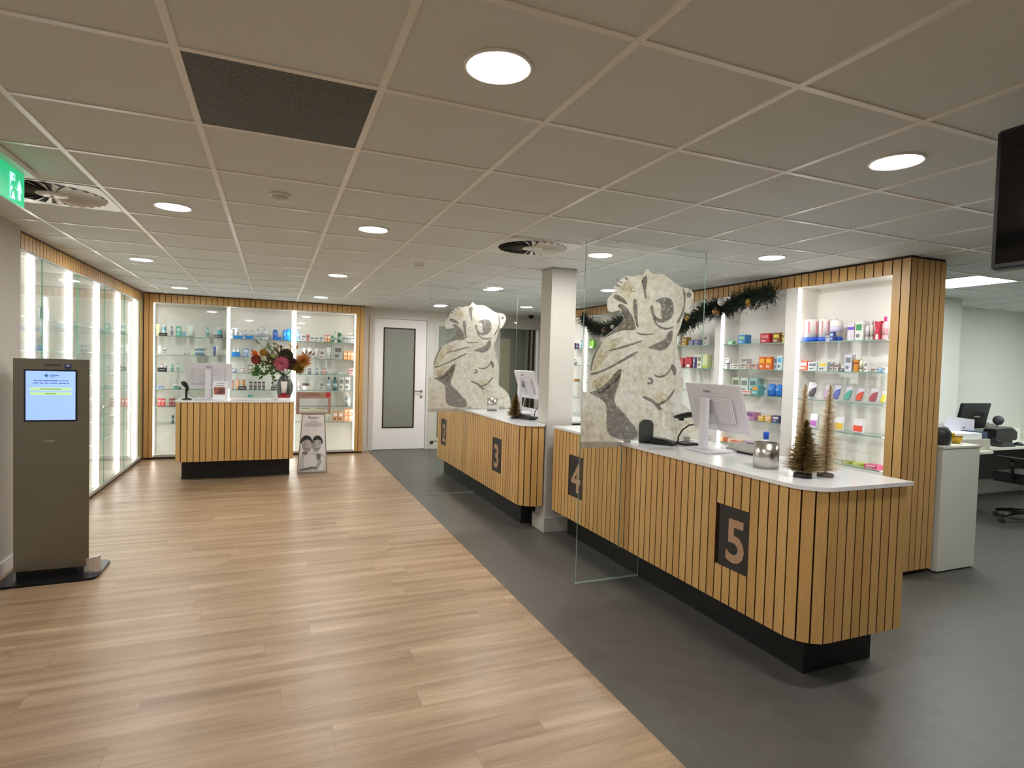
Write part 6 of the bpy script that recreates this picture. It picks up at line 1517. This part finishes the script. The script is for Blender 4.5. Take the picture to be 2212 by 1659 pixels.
# ================================================================ GARLAND
gp = [(4.335, 7.72, 2.29), (4.335, 7.60, 2.20), (4.335, 7.40, 2.11), (4.335, 7.10, 2.07), (4.335, 6.80, 2.12), (4.335, 6.55, 2.18), (4.335, 6.20, 2.13), (4.335, 5.80, 2.05), (4.335, 5.45, 2.03), (4.335, 5.25, 2.09), (4.335, 5.05, 2.19), (4.335, 4.90, 2.20), (4.335, 4.70, 2.19), (4.335, 4.50, 2.25), (4.335, 4.30, 2.27), (4.335, 4.12, 2.27)]
t = thing('garland', 'dark green fir garland hung along the shelving top', 'garland', (4.335, 5.9, 2.2))
b = MB(); b.tube(gp, .018, 8); part('stem', b, mat('garland_stem', '1E2A1A', .8), t)
b = MB(); rg = random.Random(21)
for a, c in zip(gp, gp[1:]):
    a, c = Vector(a), Vector(c); n = int((c - a).length * 1300)
    for i in range(n):
        o = a.lerp(c, rg.random()); th = rg.random() * 2 * PI
        dirn = Vector((math.cos(th) * .9 - .1, rg.uniform(-.9, .9), math.sin(th)))
        l = rg.uniform(.03, .155)
        if o.x + dirn.x * l > 4.395: dirn.x = -abs(dirn.x) * .4
        e = o + dirn * l * .8
        for k in range(9):
            s = o.lerp(e, rg.random()); d = dirn.normalized() * .03 + Vector((rg.uniform(-.03, .002), rg.uniform(-.02, .02), rg.uniform(-.02, .02)))
            b.needle(s, d, .0030)
part('foliage', b, noisy('fir_green', '16241A', '2C3D2A', .7, 30), t)
def bauble(c, r, m, lab):
    t = thing('bauble', lab, 'bauble', c, 'baubles on the garland')
    b = MB(); b.ball(c, r, 22); part('ball', b, m, t)
    b = MB(); b.cyl((c[0], c[1], c[2] + r * .95), r * .22, r * .25, 12); part('cap', b, M_ALU, t)
bauble((4.255, 4.80, 2.155), .042, mat('bauble_bronze', '9A7250', .22, .6), 'large bronze bauble on the garland under its hanging lights')
bauble((4.26, 7.02, 2.06), .035, mat('bauble_bronze'), 'small bronze bauble on the far left of the garland')
bauble((4.26, 5.33, 2.16), .045, mat('bauble_white', 'DCD8D2', .3), 'white bauble on the garland right of the printed eye')
bauble((4.26, 4.73, 2.25), .04, mat('bauble_white'), 'white bauble on the garland above the bronze one')
bauble((4.26, 6.80, 2.10), .028, mat('bauble_white'), 'small white bauble on the left part of the garland')
for c, lab in (((4.265, 4.37, 2.215), 'gold star ornament near the right end of the garland'), ((4.265, 5.26, 2.12), 'gold star ornament beside the printed ear')):
    t = thing('star_ornament', lab, 'ornament', c, 'gold stars on the garland')
    b = MB(); pts = [(c[1] + (.045 if i % 2 == 0 else .02) * math.cos(PI * i / 8), c[2] + (.045 if i % 2 == 0 else .02) * math.sin(PI * i / 8)) for i in range(16)]
    b.prism(pts, c[0] - .008, c[0] + .008, 'x'); part('star', b, mat('ornament_gold', 'B8923C', .35, .7), t)
    b = MB(); b.ball((c[0] - .01, c[1], c[2]), .012, 10); part('star_centre', b, mat('ornament_gold'), t)

# ================================================================ OFFICE
t = thing('side_cabinet', 'low plain white cabinet beside the slatted shelving end', 'cabinet', (5.05, 3.0, 0))
oc = mat('office_white', 'E0E2D6', .5)
b = MB(); b.box(4.83, 5.30, 2.87, 3.26, .012, .985); part('body', b, oc, t)
b = MB(); b.box(4.82, 5.31, 2.86, 3.27, .985, 1.0); part('top', b, mat('office_top', 'DCE0D2', .4), t)
t = thing('desk_device', 'black rounded device with yellow spot on the low white cabinet', 'device', (4.96, 3.0, 1.0))
b = MB(); b.lathe([(.085, .001), (.095, .03), (.095, .10), (.07, .14), (.02, .155)], (4.965, 3.0, 1.0), 24); part('shell', b, M_DGREY, t)
b = MB(); b.cyl((5.02, 2.905, 1.085), .015, .03, 14, axis='y'); part('side_button', b, mat('yellow_plastic', 'E0B428', .4), t)
t = thing('yellow_bowl', 'small yellow bowl beside the black device on the white cabinet', 'bowl', (5.21, 3.0, 1.0))
b = MB(); b.lathe([(.025, .001), (.04, .02), (.045, .055), (.040, .055), (.02, .02), (0, .015)], (5.21, 3.0, 1.0), 20); part('bowl_body', b, mat('yellow_plastic'), t)
b = MB(); b.lathe([(.041, .055), (.048, .06), (.041, .065)], (5.21, 3.0, 1.0), 20); part('rim', b, mat('rim_brown', '8A6A3A', .4), t)
t = thing('office_desk', 'white office desk against the office wall', 'desk', (8.2, 4.35, 0))
b = MB(); b.box(7.36, 9.55, 4.02, 4.68, .71, .74); b.box(6.5, 7.36, 3.85, 4.23, .71, .74); b.bevel(.003); part('desktop', b, mat('office_top'), t)
for x in (6.55, 7.45, 9.45):
    b = MB(); b.box(x, x + .04, 4.1 if x > 7 else 3.95, 4.14 if x > 7 else 3.99, 0, .71); part('leg', b, M_GREY, t)
b = MB(); b.box(7.5, 9.44, 4.50, 4.52, .25, .70); part('under_desk_shade', b, mat('under_desk_dark', '33342E', .6), t)  # dark sheet added in place of the shadow beneath the desk
t = thing('paper_tray', 'grey white tray box with papers on the office desk', 'tray', (7.15, 4.0, .74))
b = MB(); b.box(6.80, 7.42, 3.92, 4.20, .741, .865); part('box_body', b, mat('tray_beige', 'BDB8A8', .6), t)
b = MB(); b.box(6.86, 7.30, 3.94, 4.18, .866, .93); part('paper_stack', b, mat('paper_white', 'E8ECEA', .7), t)
b = MB(); b.box(7.31, 7.40, 3.94, 4.16, .866, .94); part('folder', b, mat('folder_blue', '3A4A6A', .5), t, 'dark blue and grey folder')
t = thing('document_card', 'white sheet standing against the office monitor', 'document', (7.25, 4.16, .93))
b = MB(); b.prism([(6.98, .935), (7.56, .90), (7.56, 1.055), (7.08, 1.10)], 4.165, 4.17, 'y'); part('sheet', b, mat('sheet_lilac', 'DAD8E6', .6), t)
b = MB(); b.prism([(7.34, .955), (7.39, .955), (7.39, .975), (7.34, .975)], 4.163, 4.1645, 'y'); part('printed_mark', b, M_GREY, t)
t = thing('computer_monitor', 'black office monitor on the white desk', 'monitor', (7.9, 4.4, .74))
b = MB(); tilt_slab(b, 7.64, 8.20, .92, 1.235, 0, .03, 4.34, 4.40, 1.235, .92); b.bevel(.005); part('housing', b, M_BLACK, t)
b = MB(); b.box(7.86, 7.96, 4.42, 4.45, .76, 1.0); part('stand_column', b, M_BLACK, t)
b = MB(); b.box(7.76, 8.06, 4.34, 4.54, .741, .76); part('stand_foot', b, M_BLACK, t)
b = MB(); b.prism([(7.92, 1.06), (8.04, 1.06), (8.04, 1.075), (7.92, 1.075)], 4.368, 4.371, 'y'); part('brand_mark', b, M_GREY, t)
t = thing('webcam_ball', 'round dark ball on a thin stem right of the office monitor', 'webcam', (8.22, 4.3, .74))
b = MB(); b.ball((8.22, 4.27, 1.03), .058, 20); part('ball', b, mat('ball_grey', '4A4650', .5), t)
b = MB(); b.tube([(8.18, 4.28, .742), (8.18, 4.28, .92), (8.21, 4.27, .975)], .006, 8); part('stem', b, M_BLACK, t)
t = thing('desk_printer', 'black printer on the office desk below the monitor corner', 'printer', (8.25, 4.25, .74))
b = MB(); b.prism([(8.0, .80), (8.46, .79), (8.46, .90), (8.35, .94), (8.02, .93)], 4.18, 4.32, 'y'); b.bevel(.01); part('body', b, M_BLACK, t)
b = MB(); b.box(8.05, 8.40, 4.20, 4.31, .741, .80); part('paper_feed', b, M_DGREY, t)
b = MB(); b.prism([(8.03, .93), (8.34, .94), (8.42, .915), (8.42, .925), (8.34, .955), (8.05, .95)], 4.19, 4.31, 'y'); part('lid', b, mat('lid_grey', '6A6A66', .4), t)
t = thing('desk_phone', 'dark grey desk phone at the front of the office desk', 'phone', (8.02, 4.1, .74))
b = MB(); b.prism([(4.04, .741), (4.15, .741), (4.15, .80), (4.04, .76)], 7.86, 8.16, 'x'); b.bevel(.006); part('body', b, M_DGREY, t)
b = MB(); b.tube([(7.90, 4.06, .79), (7.90, 4.10, .81), (7.90, 4.15, .82)], .018, 8); part('handset', b, M_DGREY, t)
t = thing('computer_mouse', 'black computer mouse on the front edge of the office desk', 'mouse', (8.32, 4.12, .74))
b = MB(); b.lathe([(.001, .0), (.055, .001), (.05, .022), (.02, .038), (0, .04)], (8.34, 4.11, .741), 20); part('shell', b, M_BLACK, t)
b = MB(); b.tube([(8.29, 4.11, .755), (8.22, 4.09, .748), (8.17, 4.10, .748)], .003, 6); part('cable', b, M_BLACK, t)
t = thing('storage_box', 'white box with a yellow note at the back of the office desk', 'box', (8.8, 4.45, .74))
b = MB(); b.box(8.66, 9.0, 4.42, 4.60, .741, .915); part('box_body', b, mat('sheet_white', 'E4E6E0', .6), t)
b = MB(); b.box(8.70, 8.80, 4.418, 4.42, .80, .87); part('sticky_note', b, mat('note_yellow', 'E6E858', .6), t)
b = MB(); b.box(8.30, 8.62, 4.40, 4.62, .975, .99); b.box(8.34, 8.60, 4.46, 4.60, .741, .975); tag(b.build('paper_pile', mat('paper_white'), None, (8.45, 4.5, .74)), 'pile of white papers behind the round ball on the office desk', 'papers')
# office chair
t = thing('office_chair', 'black office chair at the right edge, half out of view', 'chair', (7.52, 3.58, 0))
cx, cy = 7.52, 3.58
b = MB(); b.box(cx - .25, cx + .27, cy - .25, cy + .24, .43, .54); b.bevel(.02); part('seat', b, M_BLACK, t)
b = MB(); b.prism([(cy - .20, .52), (cy - .13, .52), (cy - .20, 1.0), (cy - .26, .98)], cx - .0, cx + .42, 'x'); b.bevel(.015); part('backrest', b, M_BLACK, t)
for s in (-1, 1):
    b = MB(); b.tube([(cx + s * .27, cy + .02, .47), (cx + s * .30, cy + .02, .60), (cx + s * .30, cy + .02, .69)], .015, 8); b.box(cx + s * .30 - .035, cx + s * .30 + .035, cy - .12, cy + .16, .69, .715); part('armrest', b, M_BLACK, t)
b = MB(); b.cyl((cx, cy, .11), .028, .32, 14); part('gas_column', b, M_DGREY, t)
for i in range(5):
    a = 2 * PI * i / 5 + .3; ex, ey = cx + .30 * math.cos(a), cy + .30 * math.sin(a)
    b = MB(); b.tube([(cx, cy, .12), ((cx + ex) / 2, (cy + ey) / 2, .105), (ex, ey, .075)], [.028, .022, .016], 8); lg = part('leg', b, M_BLACK, t)
    b = MB(); b.lathe([(.024, -.02), (.028, -.015), (.028, .015), (.024, .02)], (ex, ey, .029), 14, axis='x'); part('caster', b, M_DGREY, lg)
